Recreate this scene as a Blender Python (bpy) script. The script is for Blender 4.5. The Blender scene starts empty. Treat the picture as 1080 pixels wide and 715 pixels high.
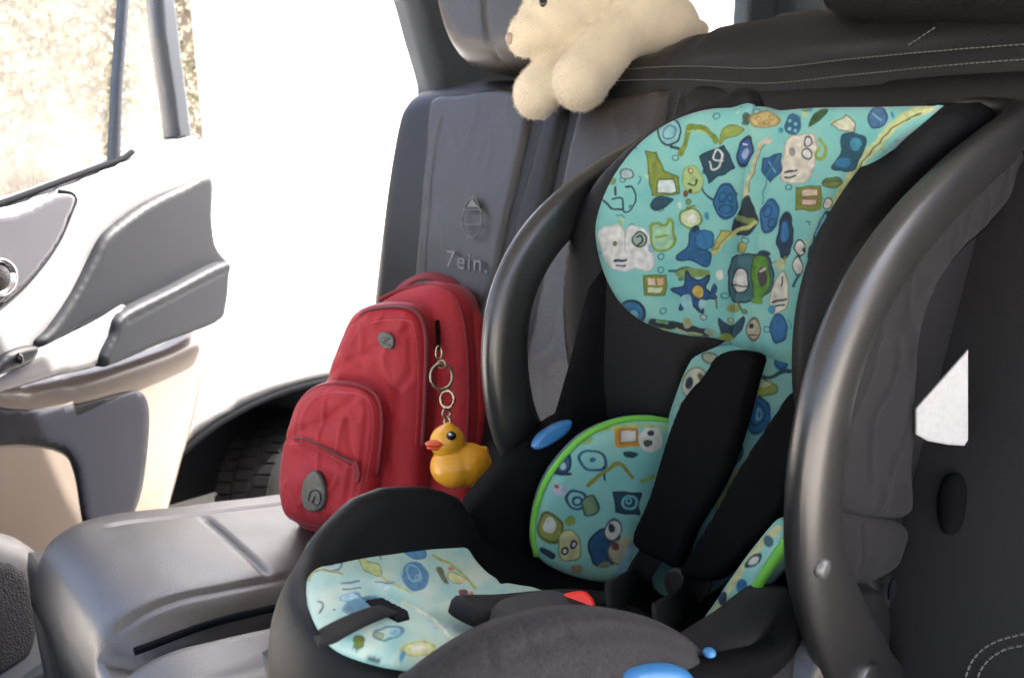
import bpy, bmesh, math, random
import numpy as np
from mathutils import Vector, Matrix, noise
from mathutils.geometry import delaunay_2d_cdt
random.seed(7)
S = bpy.context.scene
COL = S.collection
rad = math.radians

# ------------------------------------------------------------------ camera model
F, YAW, PITCH = 850.0, rad(42), rad(14.5)
CAM = np.array([0.0, 0.0, 1.5])
FW = np.array([-math.cos(YAW) * math.cos(PITCH), math.sin(YAW) * math.cos(PITCH), -math.sin(PITCH)])
RT = np.array([math.sin(YAW), math.cos(YAW), 0.0])
UP = np.cross(RT, FW)
GROUND = -0.2


def ray(p):
    return FW + RT * (p[0] - 540) / F - UP * (p[1] - 357.5) / F


def W(px, py, t):
    return CAM + ray((px, py)) * t


def proj(P):
    d = np.asarray(P, float) - CAM
    z = d @ FW
    return np.stack([540 + F * (d @ RT) / z, 357.5 - F * (d @ UP) / z], -1)


class Plane:
    def __init__(s, o, n, off=0.0):
        s.n = np.array(n, float); s.n /= np.linalg.norm(s.n)
        s.o = np.array(o, float) + s.n * off
        z = np.array([0, 0, 1.0])
        if abs(s.n[2]) > .95: z = np.array([0, 1.0, 0])
        s.v = z - s.n * (z @ s.n); s.v /= np.linalg.norm(s.v)
        s.u = np.cross(s.v, s.n)

    def hit(s, p):
        r = ray(p)
        return CAM + r * (((s.o - CAM) @ s.n) / (r @ s.n))

    def uv(s, P):
        d = np.asarray(P, float) - s.o
        return np.stack([d @ s.u, d @ s.v], -1)

    def off(s, d):
        return Plane(s.o, s.n, d)


def plane3(a, b, c, off=0):
    a, b, c = [np.array(q, float) for q in (a, b, c)]
    n = np.cross(b - a, c - a)
    if n @ (CAM - a) < 0: n = -n
    return Plane(a, n, off)


# ------------------------------------------------------------------ object helpers
def put(o, parent=None):
    COL.objects.link(o)
    if parent: o.parent = parent
    return o


def tag(o, label, cat, group=None):
    o['label'] = label; o['category'] = cat
    if group: o['group'] = group
    return o


def thing(name, label, cat, loc=(0, 0, 0), group=None):
    o = bpy.data.objects.new(name, None)
    o.empty_display_size = .05
    put(o); o.location = loc
    return tag(o, label, cat, group)


def mesh_obj(name, verts, faces, m, parent=None, smooth=True, mats=None, fm=None):
    me = bpy.data.meshes.new(name)
    vs = np.asarray(verts, float)
    if parent is not None:
        vs = vs - np.array(parent_world(parent))
    me.from_pydata([tuple(v) for v in vs], [], [tuple(int(i) for i in f) for f in faces])
    me.update()
    if smooth: me.polygons.foreach_set('use_smooth', [True] * len(me.polygons))
    for mm in (mats or [m]): me.materials.append(mm)
    if fm is not None: me.polygons.foreach_set('material_index', list(fm))
    o = bpy.data.objects.new(name, me)
    put(o, parent)
    return o


def parent_world(p):
    v = Vector((0, 0, 0))
    while p is not None:
        v = v + p.location
        p = p.parent
    return v


def spline(pts, n=8, closed=False):
    P = np.asarray(pts, float); k = len(P); out = []
    rng = k if closed else k - 1
    for i in range(rng):
        if closed:
            a, b, c, d = P[(i - 1) % k], P[i], P[(i + 1) % k], P[(i + 2) % k]
        else:
            b, c = P[i], P[i + 1]
            a = P[i - 1] if i else 2 * b - c
            d = P[i + 2] if i + 2 < k else 2 * c - b
        for j in range(n):
            t = j / n
            out.append(.5 * (2 * b + (c - a) * t + (2 * a - 5 * b + 4 * c - d) * t * t + (3 * b - a - 3 * c + d) * t ** 3))
    if not closed: out.append(P[-1])
    return np.array(out)


def seg_dist(Q, poly, closed):
    """distance of points Q (n,2) to polyline"""
    A = np.asarray(poly, float)
    B = np.roll(A, -1, 0) if closed else A[1:]
    A = A if closed else A[:-1]
    best = np.full(len(Q), 1e9)
    for a, b in zip(A, B):
        ab = b - a; l = ab @ ab
        if l < 1e-16: continue
        t = np.clip(((Q - a) @ ab) / l, 0, 1)
        d = Q - a - t[:, None] * ab
        best = np.minimum(best, (d * d).sum(1))
    return np.sqrt(best)


def inside(Q, poly):
    A = np.asarray(poly, float); B = np.roll(A, -1, 0)
    r = np.zeros(len(Q), bool)
    x, y = Q[:, 0], Q[:, 1]
    for (x1, y1), (x2, y2) in zip(A, B):
        if y1 == y2: continue
        c = ((y1 > y) != (y2 > y)) & (x < (x2 - x1) * (y - y1) / (y2 - y1) + x1)
        r ^= c
    return r


def vnoise(P, s, seed=0.0):
    return np.array([noise.noise(Vector((q[0] * s + seed, q[1] * s - seed, q[2] * s + 3.1 * seed))) for q in P])


def pillow(name, out, plane, m, parent=None, bulge=.01, rim=.03, thick=.03, step=.01, n=6, warp=None,
           grooves=(), wrinkle=None, paint=None, closed_spline=True, world=False, flat=False):
    """a padded slab: outline (photo-plan points cast on the plane, or world points) with rounded rim, seams and a back"""
    P3 = np.array(out, float) if world else np.array([plane.hit(p) for p in out])
    U = plane.uv(P3)
    if closed_spline: U = spline(U, n, True)
    # resample
    seg = np.linalg.norm(np.roll(U, -1, 0) - U, axis=1); L = seg.sum()
    cnt = max(24, int(L / step)); s = np.concatenate([[0], np.cumsum(seg)]); UU = np.vstack([U, U[:1]])
    tt = np.linspace(0, L, cnt, endpoint=False)
    if closed_spline:
        U = np.stack([np.interp(tt, s, UU[:, 0]), np.interp(tt, s, UU[:, 1])], 1)
    else:
        tt = np.unique(np.round(np.concatenate([tt, s[:-1]]), 6))
        U = np.stack([np.interp(tt, s, UU[:, 0]), np.interp(tt, s, UU[:, 1])], 1)
    area = .5 * np.sum(U[:, 0] * np.roll(U[:, 1], -1) - np.roll(U[:, 0], -1) * U[:, 1])
    if area < 0: U = U[::-1]
    nb = len(U)
    lo, hi = U.min(0), U.max(0)
    gx, gy = np.meshgrid(np.arange(lo[0], hi[0], step), np.arange(lo[1], hi[1], step))
    G = np.stack([gx.ravel(), gy.ravel()], 1)
    G[:, 0] += (np.arange(len(G)) // gx.shape[1] % 2) * step * .5
    G = G[inside(G, U)]
    dg = seg_dist(G, U, True) if len(G) else np.zeros(0)
    G, dg = G[dg > step * .35], dg[dg > step * .35]
    # extra rings near the rim for a round edge
    V = np.vstack([U, G]); d = np.concatenate([np.zeros(nb), dg])
    res = delaunay_2d_cdt([Vector(q) for q in V], [(i, (i + 1) % nb) for i in range(nb)], [], 1, 1e-9)
    vo, fo, orig = res[0], res[2], res[3]
    V2 = np.array([(q.x, q.y) for q in vo])
    d2 = np.array([d[o[0]] if o else 0 for o in orig])
    isb = np.array([bool(o) and o[0] < nb for o in orig])
    t = 1 - np.clip(d2 / rim, 0, 1)
    h = bulge * np.sqrt(np.clip(1 - t * t, 0, 1))
    base = plane.o + V2[:, :1] * plane.u + V2[:, 1:] * plane.v
    for g in grooves:
        pts, w, dep = g[:3]
        Ug = plane.uv(np.array([plane.hit(p) for p in pts]) if not (len(g) > 3) else np.array(pts, float))
        Ug = spline(Ug, 5)
        gd = seg_dist(V2, Ug, False)
        h = h - dep * np.exp(-(gd / w) ** 2)
    if warp is not None: h = h + warp(base)
    if wrinkle:
        amp, sc = wrinkle[:2]
        fade = np.clip(d2 / rim, 0, 1)
        h = h + amp * vnoise(base, sc, 1.7) * fade
        if len(wrinkle) > 2:
            fold = 1 - np.abs(vnoise(base * np.array([1, 1, .55]), sc * 1.3, 5.3)) * 2.2
            h = h + wrinkle[2] * np.clip(fold, 0, 1) ** 5 * fade
    top = base + h[:, None] * plane.n
    N = len(top)
    faces = [tuple(f) for f in fo]
    bidx = [i for i in range(N) if isb[i]]
    # order the border as in U
    omap = {orig[i][0]: i for i in bidx}
    ring = [omap[k] for k in range(nb) if k in omap]
    verts = list(top)
    if flat:
        o = mesh_obj(name, verts, faces, m, parent)
    else:
        nr = len(ring)
        v1 = [base[i] + (warp(base[i:i + 1])[0] if warp is not None else 0) * plane.n - plane.n * thick for i in ring]
        c = np.mean(v1, 0)
        verts += v1 + [c]
        for k in range(nr):
            a, b = ring[k], ring[(k + 1) % nr]
            faces.append((b, a, N + k, N + (k + 1) % nr))
            faces.append((N + (k + 1) % nr, N + k, N + nr))
        o = mesh_obj(name, verts, faces, m, parent)
    if paint is not None:
        cols = np.ones((len(verts), 4)); cols[:, :3] = paint.base
        cols[:N, :3] = paint(proj(top))
        at = o.data.color_attributes.new('print', 'FLOAT_COLOR', 'POINT')
        at.data.foreach_set('color', cols.ravel())
    return o


def grid_obj(name, rows, m, parent=None, closed_u=False, closed_v=False, cap=False):
    R = np.asarray(rows, float); a, b = R.shape[:2]
    V = R.reshape(-1, 3); Fc = []
    for i in range(a if closed_u else a - 1):
        for j in range(b if closed_v else b - 1):
            i2, j2 = (i + 1) % a, (j + 1) % b
            Fc.append((i * b + j, i * b + j2, i2 * b + j2, i2 * b + j))
    V = list(V)
    if cap:
        for i in (0, a - 1):
            V.append(R[i].mean(0)); c = len(V) - 1
            for j in range(b):
                f = (i * b + j, i * b + (j + 1) % b, c)
                Fc.append(f if i else f[::-1])
    return mesh_obj(name, V, Fc, m, parent)


def loft(name, curves, m, parent=None, nu=6, nv=6, thick=0, **k):
    A = np.array([spline(c, nv) for c in curves])
    B = np.array([spline(A[:, j], nu) for j in range(A.shape[1])]).transpose(1, 0, 2)
    o = grid_obj(name, B, m, parent, **k)
    if thick:
        md = o.modifiers.new('thickness', 'SOLIDIFY'); md.thickness = thick; md.offset = 0
    return o


def sweep_rows(path, sec, side):
    """path (n,3); sec(i)-> list of (a,b) in (width, thick); side(i)-> thickness axis"""
    P = np.asarray(path, float); rows = []
    for i in range(len(P)):
        T = P[min(i + 1, len(P) - 1)] - P[max(i - 1, 0)]; T = T / np.linalg.norm(T)
        B = np.array(side(i, T), float); B = B - T * (B @ T); B /= np.linalg.norm(B)
        A = np.cross(T, B)
        rows.append([P[i] + A * a + B * b for a, b in sec(i)])
    return rows


def sup(w, h, e=2.0, n=20):
    out = []
    for k in range(n):
        t = 2 * math.pi * k / n
        c, s = math.cos(t), math.sin(t)
        out.append((w * math.copysign(abs(c) ** (2 / e), c), h * math.copysign(abs(s) ** (2 / e), s)))
    return out


def perp(i, T):
    r = np.array([0, 0, 1.0]) if abs(T[2]) < .9 else np.array([1.0, 0, 0])
    return r


def tube(name, pts, r, m, parent=None, n=6, sides=10, world=True, closed=False):
    P = spline(pts, n, closed)
    rr = r if callable(r) else (lambda t: r)
    if closed:
        # closed ring: build frames from the mean plane
        c = P.mean(0); nn = np.cross(P[0] - c, P[len(P) // 4] - c); nn /= np.linalg.norm(nn)
        rows = []
        for i in range(len(P)):
            T = P[(i + 1) % len(P)] - P[i - 1]; T /= np.linalg.norm(T)
            A = np.cross(T, nn)
            rows.append([P[i] + A * a + nn * b for a, b in sup(rr(0), rr(0), 2, sides)])
        return grid_obj(name, rows, m, parent, closed_u=True, closed_v=True)
    k = len(P)
    rows = sweep_rows(P, lambda i: sup(rr(i / (k - 1)), rr(i / (k - 1)), 2, sides), perp)
    return grid_obj(name, rows, m, parent, closed_v=True, cap=True)


def ribbon(name, pts, w, t, m, parent=None, side=(0, 0, 1), n=6, e=4):
    P = spline(pts, n)
    ww = w if callable(w) else (lambda s: w)
    k = len(P)
    rows = sweep_rows(P, lambda i: sup(ww(i / (k - 1)) / 2, t / 2, e, 16), lambda i, T: side)
    return grid_obj(name, rows, m, parent, closed_v=True, cap=True)


def ell(bm, c, r, rot=None, seg=24):
    M = Matrix.Translation(Vector(c)) @ (rot.to_4x4() if rot is not None else Matrix()) @ Matrix.Diagonal((r[0], r[1], r[2], 1))
    bmesh.ops.create_uvsphere(bm, u_segments=seg, v_segments=seg // 2, radius=1, matrix=M)


def capsule(bm, a, b, r1, r2, k=9):
    a, b = np.array(a), np.array(b)
    for i in range(k):
        t = i / (k - 1); r = r1 + (r2 - r1) * t
        ell(bm, a + (b - a) * t, (r, r, r), seg=16)


def blob(name, fill, m, parent=None, voxel=.004, it=6):
    """one continuous skin over overlapping volumes"""
    bm = bmesh.new(); fill(bm)
    me = bpy.data.meshes.new(name); bm.to_mesh(me); bm.free()
    tmp = bpy.data.objects.new(name, me); COL.objects.link(tmp)
    r = tmp.modifiers.new('r', 'REMESH'); r.mode = 'VOXEL'; r.voxel_size = voxel; r.use_smooth_shade = True
    s = tmp.modifiers.new('s', 'SMOOTH'); s.iterations = it; s.factor = .5
    dg = bpy.context.evaluated_depsgraph_get()
    me2 = bpy.data.meshes.new_from_object(tmp.evaluated_get(dg))
    bpy.data.objects.remove(tmp); bpy.data.meshes.remove(me)
    V = np.array([v.co for v in me2.vertices]); Fc = [tuple(p.vertices) for p in me2.polygons]
    bpy.data.meshes.remove(me2)
    return mesh_obj(name, V, Fc, m, parent)


def ellipsoid(name, c, r, m, parent=None, rot=None, seg=24):
    bm = bmesh.new(); ell(bm, (0, 0, 0), r, rot, seg)
    V = np.array([v.co for v in bm.verts]) + np.array(c)
    bm.verts.index_update()
    Fc = [[v.index for v in f.verts] for f in bm.faces]; bm.free()
    return mesh_obj(name, V, Fc, m, parent)


def lathe(name, prof, c, axis, m, parent=None, n=40):
    """prof list of (r, h) about an axis through c"""
    ax = np.array(axis, float); ax /= np.linalg.norm(ax)
    a = np.cross(ax, [0, 0, 1.0] if abs(ax[2]) < .9 else [1.0, 0, 0]); a /= np.linalg.norm(a); b = np.cross(ax, a)
    rows = [[np.array(c) + ax * h + (a * math.cos(2 * math.pi * k / n) + b * math.sin(2 * math.pi * k / n)) * r for k in range(n)] for r, h in prof]
    return grid_obj(name, rows, m, parent, closed_v=True)


def box_data(c, s, bev=.01):
    bm = bmesh.new()
    bmesh.ops.create_cube(bm, size=1, matrix=Matrix.Translation(Vector(c)) @ Matrix.Diagonal((s[0], s[1], s[2], 1)))
    if bev: bmesh.ops.bevel(bm, geom=list(bm.edges), offset=bev, segments=3, affect='EDGES', profile=.6)
    bm.verts.index_update()
    V = np.array([v.co for v in bm.verts]); Fc = [[v.index for v in f.verts] for f in bm.faces]; bm.free()
    return V, Fc


def box(name, c, s, m, parent=None, bev=.01):
    V, Fc = box_data(c, s, bev)
    return mesh_obj(name, V, Fc, m, parent, smooth=False)


# ------------------------------------------------------------------ materials
def lin(c):
    return tuple(((v / 255) / 12.92 if v / 255 <= .04045 else ((v / 255 + .055) / 1.055) ** 2.4) for v in c)


def mat(name, col, rough=.5, bump=None, metal=0, sheen=0, var=0, varscale=6, coat=0, spec=.5, wave=None, roughvar=0, sss=0):
    m = bpy.data.materials.new(name); m.use_nodes = True
    nt = m.node_tree; N = nt.nodes; L = nt.links
    b = N['Principled BSDF']
    b.inputs['Base Color'].default_value = (*col, 1)
    b.inputs['Roughness'].default_value = rough
    b.inputs['Metallic'].default_value = metal
    b.inputs['Specular IOR Level'].default_value = spec
    if sheen:
        b.inputs['Sheen Weight'].default_value = sheen; b.inputs['Sheen Roughness'].default_value = .4
    if coat:
        b.inputs['Coat Weight'].default_value = coat; b.inputs['Coat Roughness'].default_value = .1
    if sss:
        b.inputs['Subsurface Weight'].default_value = sss; b.inputs['Subsurface Radius'].default_value = (.01, .006, .003)
    tc = N.new('ShaderNodeTexCoord')
    if var:
        n = N.new('ShaderNodeTexNoise'); n.inputs['Scale'].default_value = varscale; n.inputs['Detail'].default_value = 5
        L.new(tc.outputs['Object'], n.inputs['Vector'])
        mx = N.new('ShaderNodeMix'); mx.data_type = 'RGBA'
        mx.inputs[6].default_value = (*[max(0, c * (1 - var)) for c in col], 1)
        mx.inputs[7].default_value = (*[min(1, c * (1 + var)) for c in col], 1)
        L.new(n.outputs['Fac'], mx.inputs[0]); L.new(mx.outputs[2], b.inputs['Base Color'])
    if roughvar:
        n = N.new('ShaderNodeTexNoise'); n.inputs['Scale'].default_value = 14; n.inputs['Detail'].default_value = 4
        L.new(tc.outputs['Object'], n.inputs['Vector'])
        mr = N.new('ShaderNodeMapRange'); mr.inputs[3].default_value = rough - roughvar; mr.inputs[4].default_value = rough + roughvar
        L.new(n.outputs['Fac'], mr.inputs[0]); L.new(mr.outputs[0], b.inputs['Roughness'])
    if bump:
        kind, sc, st = bump
        bp = N.new('ShaderNodeBump'); bp.inputs['Strength'].default_value = st; bp.inputs['Distance'].default_value = .002
        if kind == 'grain':
            t = N.new('ShaderNodeTexVoronoi'); t.inputs['Scale'].default_value = sc
            L.new(tc.outputs['Object'], t.inputs['Vector']); L.new(t.outputs['Distance'], bp.inputs['Height'])
        elif kind == 'weave':
            t1 = N.new('ShaderNodeTexNoise'); t1.inputs['Scale'].default_value = sc; t1.inputs['Detail'].default_value = 3
            L.new(tc.outputs['Object'], t1.inputs['Vector']); L.new(t1.outputs['Fac'], bp.inputs['Height'])
        else:
            t1 = N.new('ShaderNodeTexNoise'); t1.inputs['Scale'].default_value = sc; t1.inputs['Detail'].default_value = 6
            L.new(tc.outputs['Object'], t1.inputs['Vector']); L.new(t1.outputs['Fac'], bp.inputs['Height'])
        L.new(bp.outputs[0], b.inputs['Normal'])
    return m


M = {}
M['leather'] = mat('black leather', (.0105, .0098, .0097), .42, ('grain', 600, .2), roughvar=.06, spec=.27, var=.3, varscale=300)
M['leather_seat'] = mat('lit black leather', (.022, .0168, .0135), .36, ('grain', 480, .25), roughvar=.08, spec=.55)  # black bench leather again, lightened where light from the far door falls
M['cushion_leather'] = mat('satin lit cushion leather', (.046, .044, .043), .42, ('grain', 500, .2), roughvar=.07, spec=1.0, var=.12, varscale=260)  # black bench leather again, base paled for the sheen and door light
M['black_fabric'] = mat('black fabric', (.003, .003, .0034), .85, ('weave', 900, .5), spec=.08)
M['charcoal_fabric'] = mat('charcoal fabric', (.026, .0248, .0262), .9, ('weave', 900, .5), sheen=.05, var=.75, varscale=420, spec=.2)
M['side_fabric'] = mat('charcoal woven side fabric', (.012, .0115, .012), .9, ('weave', 900, .45), sheen=.04, var=.75, varscale=420, spec=.2)
M['dark_cover'] = mat('dark smooth cover', (.0035, .0034, .0038), .5, ('weave', 800, .35), spec=.22)
M['plastic'] = mat('black moulded plastic', (.008, .008, .009), .33, ('noise', 500, .12), roughvar=.06, spec=.5)
M['handle_plastic'] = mat('satin black handle plastic', (.009, .0088, .0086), .33, ('noise', 600, .1), roughvar=.05, spec=.8)
M['shell_plastic'] = mat('dark shell plastic', (.010, .0095, .010), .5, ('noise', 600, .15), spec=.4)
M['strap'] = mat('black webbing', (.005, .005, .0055), .7, ('weave', 1200, .6), spec=.3)
M['green'] = mat('green piping', (.10, .36, .03), .7, ('weave', 900, .3), sheen=.2)
M['red_plastic'] = mat('red button plastic', (.75, .03, .02), .4)
M['blue_plastic'] = mat('blue clip plastic', (.035, .15, .34), .35)
M['white_patch'] = mat('white speckled patch', (.33, .33, .325), .6, ('noise', 300, .2), var=.14, varscale=160)
M['screw'] = mat('dull steel', (.12, .12, .118), .4, metal=.6)
M['red_nylon'] = mat('red nylon', (.36, .014, .02), .55, ('weave', 650, .6), sheen=.12, var=.22, varscale=25, spec=.35)
M['red_trim'] = mat('dark red zip tape', (.2, .010, .016), .7, ('weave', 900, .6), var=.15, varscale=40)
M['badge'] = mat('pewter badge', (.10, .095, .075), .4, ('noise', 160, .8), metal=.4, var=.6, varscale=120)
M['badge_dark'] = mat('dark badge print', (.03, .03, .03), .5)
M['brass'] = mat('worn keyring metal', (.32, .27, .18), .28, metal=1, roughvar=.1)
M['duck'] = mat('yellow vinyl', (.72, .34, .018), .34, ('noise', 60, .05), sss=.15, var=.08, varscale=20)
M['beak'] = mat('orange vinyl', (.6, .07, .012), .4)
M['eye_black'] = mat('glossy black', (.008, .008, .008), .1)
M['eye_white'] = mat('white paint', (.8, .8, .8), .4)
M['plush'] = mat('cream plush', (.60, .52, .385), .95, ('noise', 500, .9), sheen=.5, var=.12, varscale=40, spec=.1)
M['plush_pink'] = mat('cream plush nose', (.36, .27, .2), .9, ('noise', 400, .6), sheen=.4)
M['thread'] = mat('grey stitching thread', (.12, .112, .105), .8)
M['emboss'] = mat('pressed lettering', (.11, .105, .10), .35)
M['door_silver'] = mat('silver grey door trim', (.09, .09, .105), .3, ('noise', 500, .06), metal=.25, spec=.5, roughvar=.05)
M['door_white'] = mat('pale door trim', (.2, .2, .21), .35, ('noise', 400, .05))
M['door_grey'] = mat('grey door insert', (.013, .015, .0195), .52, ('grain', 500, .12), roughvar=.06, spec=.22)
M['door_beige'] = mat('beige door panel', (.17, .14, .115), .3, ('noise', 200, .04), coat=.3)
M['door_navy'] = mat('navy trim and door shade', (.008, .009, .015), .5, ('noise', 300, .08), spec=.2)
M['bluegrey'] = mat('blue grey painted frame', (.022, .028, .038), .4, ('noise', 400, .05))
M['speaker'] = mat('speaker cloth', (.03, .03, .033), .8, ('grain', 260, 1.0))
M['chrome'] = mat('chrome', (.7, .7, .72), .12, metal=1)
M['car_trim'] = mat('dark pillar trim', (.038, .046, .056), .6, ('weave', 500, .3))
M['headliner'] = mat('grey headliner', (.4, .4, .4), .9, ('weave', 500, .3))
M['carpet'] = mat('black carpet', (.02, .02, .022), .95, ('weave', 300, 1.0))
M['van_white'] = mat('white vehicle paint', (.8, .8, .8), .3, coat=.5, var=.02)
M['van_black'] = mat('black arch liner', (.004, .005, .007), .85, spec=.12)
M['seam'] = mat('grey panel gap', (.3, .3, .28), .6)
M['rubber'] = mat('dusty tyre rubber', (.007, .007, .0075), .9, ('noise', 80, .6), var=.4, varscale=30, spec=.15)
M['rim'] = mat('dark steel wheel', (.05, .05, .055), .45)
M['concrete'] = mat('pale concrete ground', (.42, .4, .37), .9, ('noise', 40, .4), var=.12, varscale=.8)
M['bark'] = mat('bark', (.16, .11, .07), .9, ('noise', 30, 1), var=.3, varscale=12)
M['leaf'] = mat('olive leaves', (.14, .14, .085), .6, var=.4, varscale=1.2)
M['leaf2'] = mat('yellow leaves', (.19, .17, .12), .6, var=.4, varscale=1.0)
M['wood'] = mat('brown boards', (.10, .06, .04), .8, ('noise', 30, .5), var=.3, varscale=8)
M['white_paint'] = mat('white painted rail', (.8, .8, .78), .5)
M['brickpink'] = mat('pinkish rendered wall', (.075, .06, .048), .9, ('noise', 30, .3), var=.3, varscale=2)


def glass_mat(name, tint=(.95, .97, .96)):
    m = bpy.data.materials.new(name); m.use_nodes = True
    b = m.node_tree.nodes['Principled BSDF']
    b.inputs['Base Color'].default_value = (*tint, 1); b.inputs['Roughness'].default_value = .0
    b.inputs['Transmission Weight'].default_value = 1; b.inputs['IOR'].default_value = 1.02
    return m


M['glass'] = glass_mat('window glass')


def hazy_glass():  # pale diffuse film mixed in to imitate glare haze on the window
    m = bpy.data.materials.new('hazed window glass'); m.use_nodes = True
    nt = m.node_tree; N = nt.nodes; b = N['Principled BSDF']; out = N['Material Output']
    b.inputs['Base Color'].default_value = (.75, .72, .66, 1); b.inputs['Roughness'].default_value = .6
    tr = N.new('ShaderNodeBsdfTransparent'); mx = N.new('ShaderNodeMixShader')
    tc = N.new('ShaderNodeTexCoord'); n = N.new('ShaderNodeTexNoise'); n.inputs['Scale'].default_value = 5; n.inputs['Detail'].default_value = 6
    mr = N.new('ShaderNodeMapRange'); mr.inputs[3].default_value = .03; mr.inputs[4].default_value = .11
    nt.links.new(tc.outputs['Object'], n.inputs['Vector']); nt.links.new(n.outputs['Fac'], mr.inputs[0])
    nt.links.new(mr.outputs[0], mx.inputs[0]); nt.links.new(tr.outputs[0], mx.inputs[1]); nt.links.new(b.outputs[0], mx.inputs[2])
    nt.links.new(mx.outputs[0], out.inputs['Surface'])
    return m


M['hazy_glass'] = hazy_glass()


def print_mat():
    m = bpy.data.materials.new('printed turquoise fabric'); m.use_nodes = True
    nt = m.node_tree; b = nt.nodes['Principled BSDF']
    a = nt.nodes.new('ShaderNodeAttribute'); a.attribute_name = 'print'
    nt.links.new(a.outputs['Color'], b.inputs['Base Color'])
    b.inputs['Roughness'].default_value = .75; b.inputs['Sheen Weight'].default_value = .15
    b.inputs['Specular IOR Level'].default_value = .3
    tc = nt.nodes.new('ShaderNodeTexCoord'); n = nt.nodes.new('ShaderNodeTexNoise'); n.inputs['Scale'].default_value = 700
    bp = nt.nodes.new('ShaderNodeBump'); bp.inputs['Strength'].default_value = .3; bp.inputs['Distance'].default_value = .001
    n2 = nt.nodes.new('ShaderNodeTexNoise'); n2.inputs['Scale'].default_value = 28; n2.inputs['Detail'].default_value = 2
    bp2 = nt.nodes.new('ShaderNodeBump'); bp2.inputs['Strength'].default_value = .35; bp2.inputs['Distance'].default_value = .006
    nt.links.new(tc.outputs['Object'], n.inputs['Vector']); nt.links.new(n.outputs['Fac'], bp.inputs['Height'])
    nt.links.new(tc.outputs['Object'], n2.inputs['Vector']); nt.links.new(n2.outputs['Fac'], bp2.inputs['Height'])
    nt.links.new(bp2.outputs[0], bp.inputs['Normal'])
    nt.links.new(bp.outputs[0], b.inputs['Normal'])
    return m


M['print'] = print_mat()


# ------------------------------------------------------------------ printed doodles
class Paint:
    """fabric print: a list of doodles drawn on the cloth as it hangs on its pad"""

    def __init__(s, off, sc, base=(132, 206, 200), base2=(165, 222, 205), gain=.55):
        s.off, s.sc, s.gain = off, sc, gain
        s.base = np.array(lin(base)) * gain; s.base2 = np.array(lin(base2)) * gain
        s.items = []

    def E(s, x, y, rx, ry, fill, line=None, rot=0, lw=4):
        s.items.append(('e', (x, y, rx, ry, rad(rot)), fill, line, lw)); return s

    def P(s, pts, fill, line=None, lw=4, sm=True):
        s.items.append(('p', (pts, sm), fill, line, lw)); return s

    def L(s, pts, w, col, sm=True):
        s.items.append(('l', (pts, sm), col, None, w)); return s

    def __call__(s, px):
        Q = (px - np.array(s.off)) * s.sc
        # hand-drawn wobble
        wob = np.array([[noise.noise(Vector((q[0] * .035, q[1] * .035, 0))), noise.noise(Vector((q[0] * .035, q[1] * .035, 9)))] for q in Q])
        Q = Q + wob * 5
        wash = np.array([noise.fractal(Vector((q[0] * .012, q[1] * .012, 4)), 1, 2, 4) for q in Q])
        ink = np.array([noise.noise(Vector((q[0] * .06, q[1] * .06, 14))) for q in Q])
        f = np.clip(.5 + .6 * wash, 0, 1)[:, None]
        C = s.base * (1 - f) + s.base2 * f
        aa = .85 * s.sc

        def over(C, a, col, vary=True):
            c = np.array(lin(col)) * s.gain
            cc = c[None] * (1 + (.35 * ink[:, None] if vary else 0))
            a = np.clip(a, 0, 1)[:, None]
            return C * (1 - a) + cc * a
        for k, g, fill, line, lw in s.items:
            if k == 'e':
                x, y, rx, ry, r = g
                d = Q - (x, y); u = d[:, 0] * math.cos(r) + d[:, 1] * math.sin(r); v = -d[:, 0] * math.sin(r) + d[:, 1] * math.cos(r)
                q = np.sqrt((u / rx) ** 2 + (v / ry) ** 2)
                sd = (q - 1) * min(rx, ry)
            elif k == 'p':
                pts, sm = g
                pp = spline(pts, 5, True) if sm else np.array(pts, float)
                bb = (Q[:, 0] > pp[:, 0].min() - 12) & (Q[:, 0] < pp[:, 0].max() + 12) & (Q[:, 1] > pp[:, 1].min() - 12) & (Q[:, 1] < pp[:, 1].max() + 12)
                sd = np.full(len(Q), 99.0)
                if bb.any():
                    q = Q[bb]; dd = seg_dist(q, pp, True); dd[inside(q, pp)] *= -1; sd[bb] = dd
            else:
                pts, sm = g
                pp = spline(pts, 5) if (sm and len(pts) > 2) else np.array(pts, float)
                bb = (Q[:, 0] > pp[:, 0].min() - 30) & (Q[:, 0] < pp[:, 0].max() + 30) & (Q[:, 1] > pp[:, 1].min() - 30) & (Q[:, 1] < pp[:, 1].max() + 30)
                sd = np.full(len(Q), 99.0)
                if bb.any(): sd[bb] = seg_dist(Q[bb], pp, False) - lw / 2
            if fill is not None: C = over(C, .5 - sd / aa, fill)
            if line is not None: C = over(C, .5 - (np.abs(sd) - lw / 2) / aa, line)
        return np.clip(C, 0.003, .92)


NAVY, TEAL, BLUE, OLIVE, LIME, CREAM, WHITE, BROWN = (18, 48, 72), (20, 85, 105), (38, 112, 160), (122, 142, 48), (150, 175, 80), (205, 198, 150), (226, 228, 220), (120, 70, 40)
YEL = (215, 190, 70)

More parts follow.
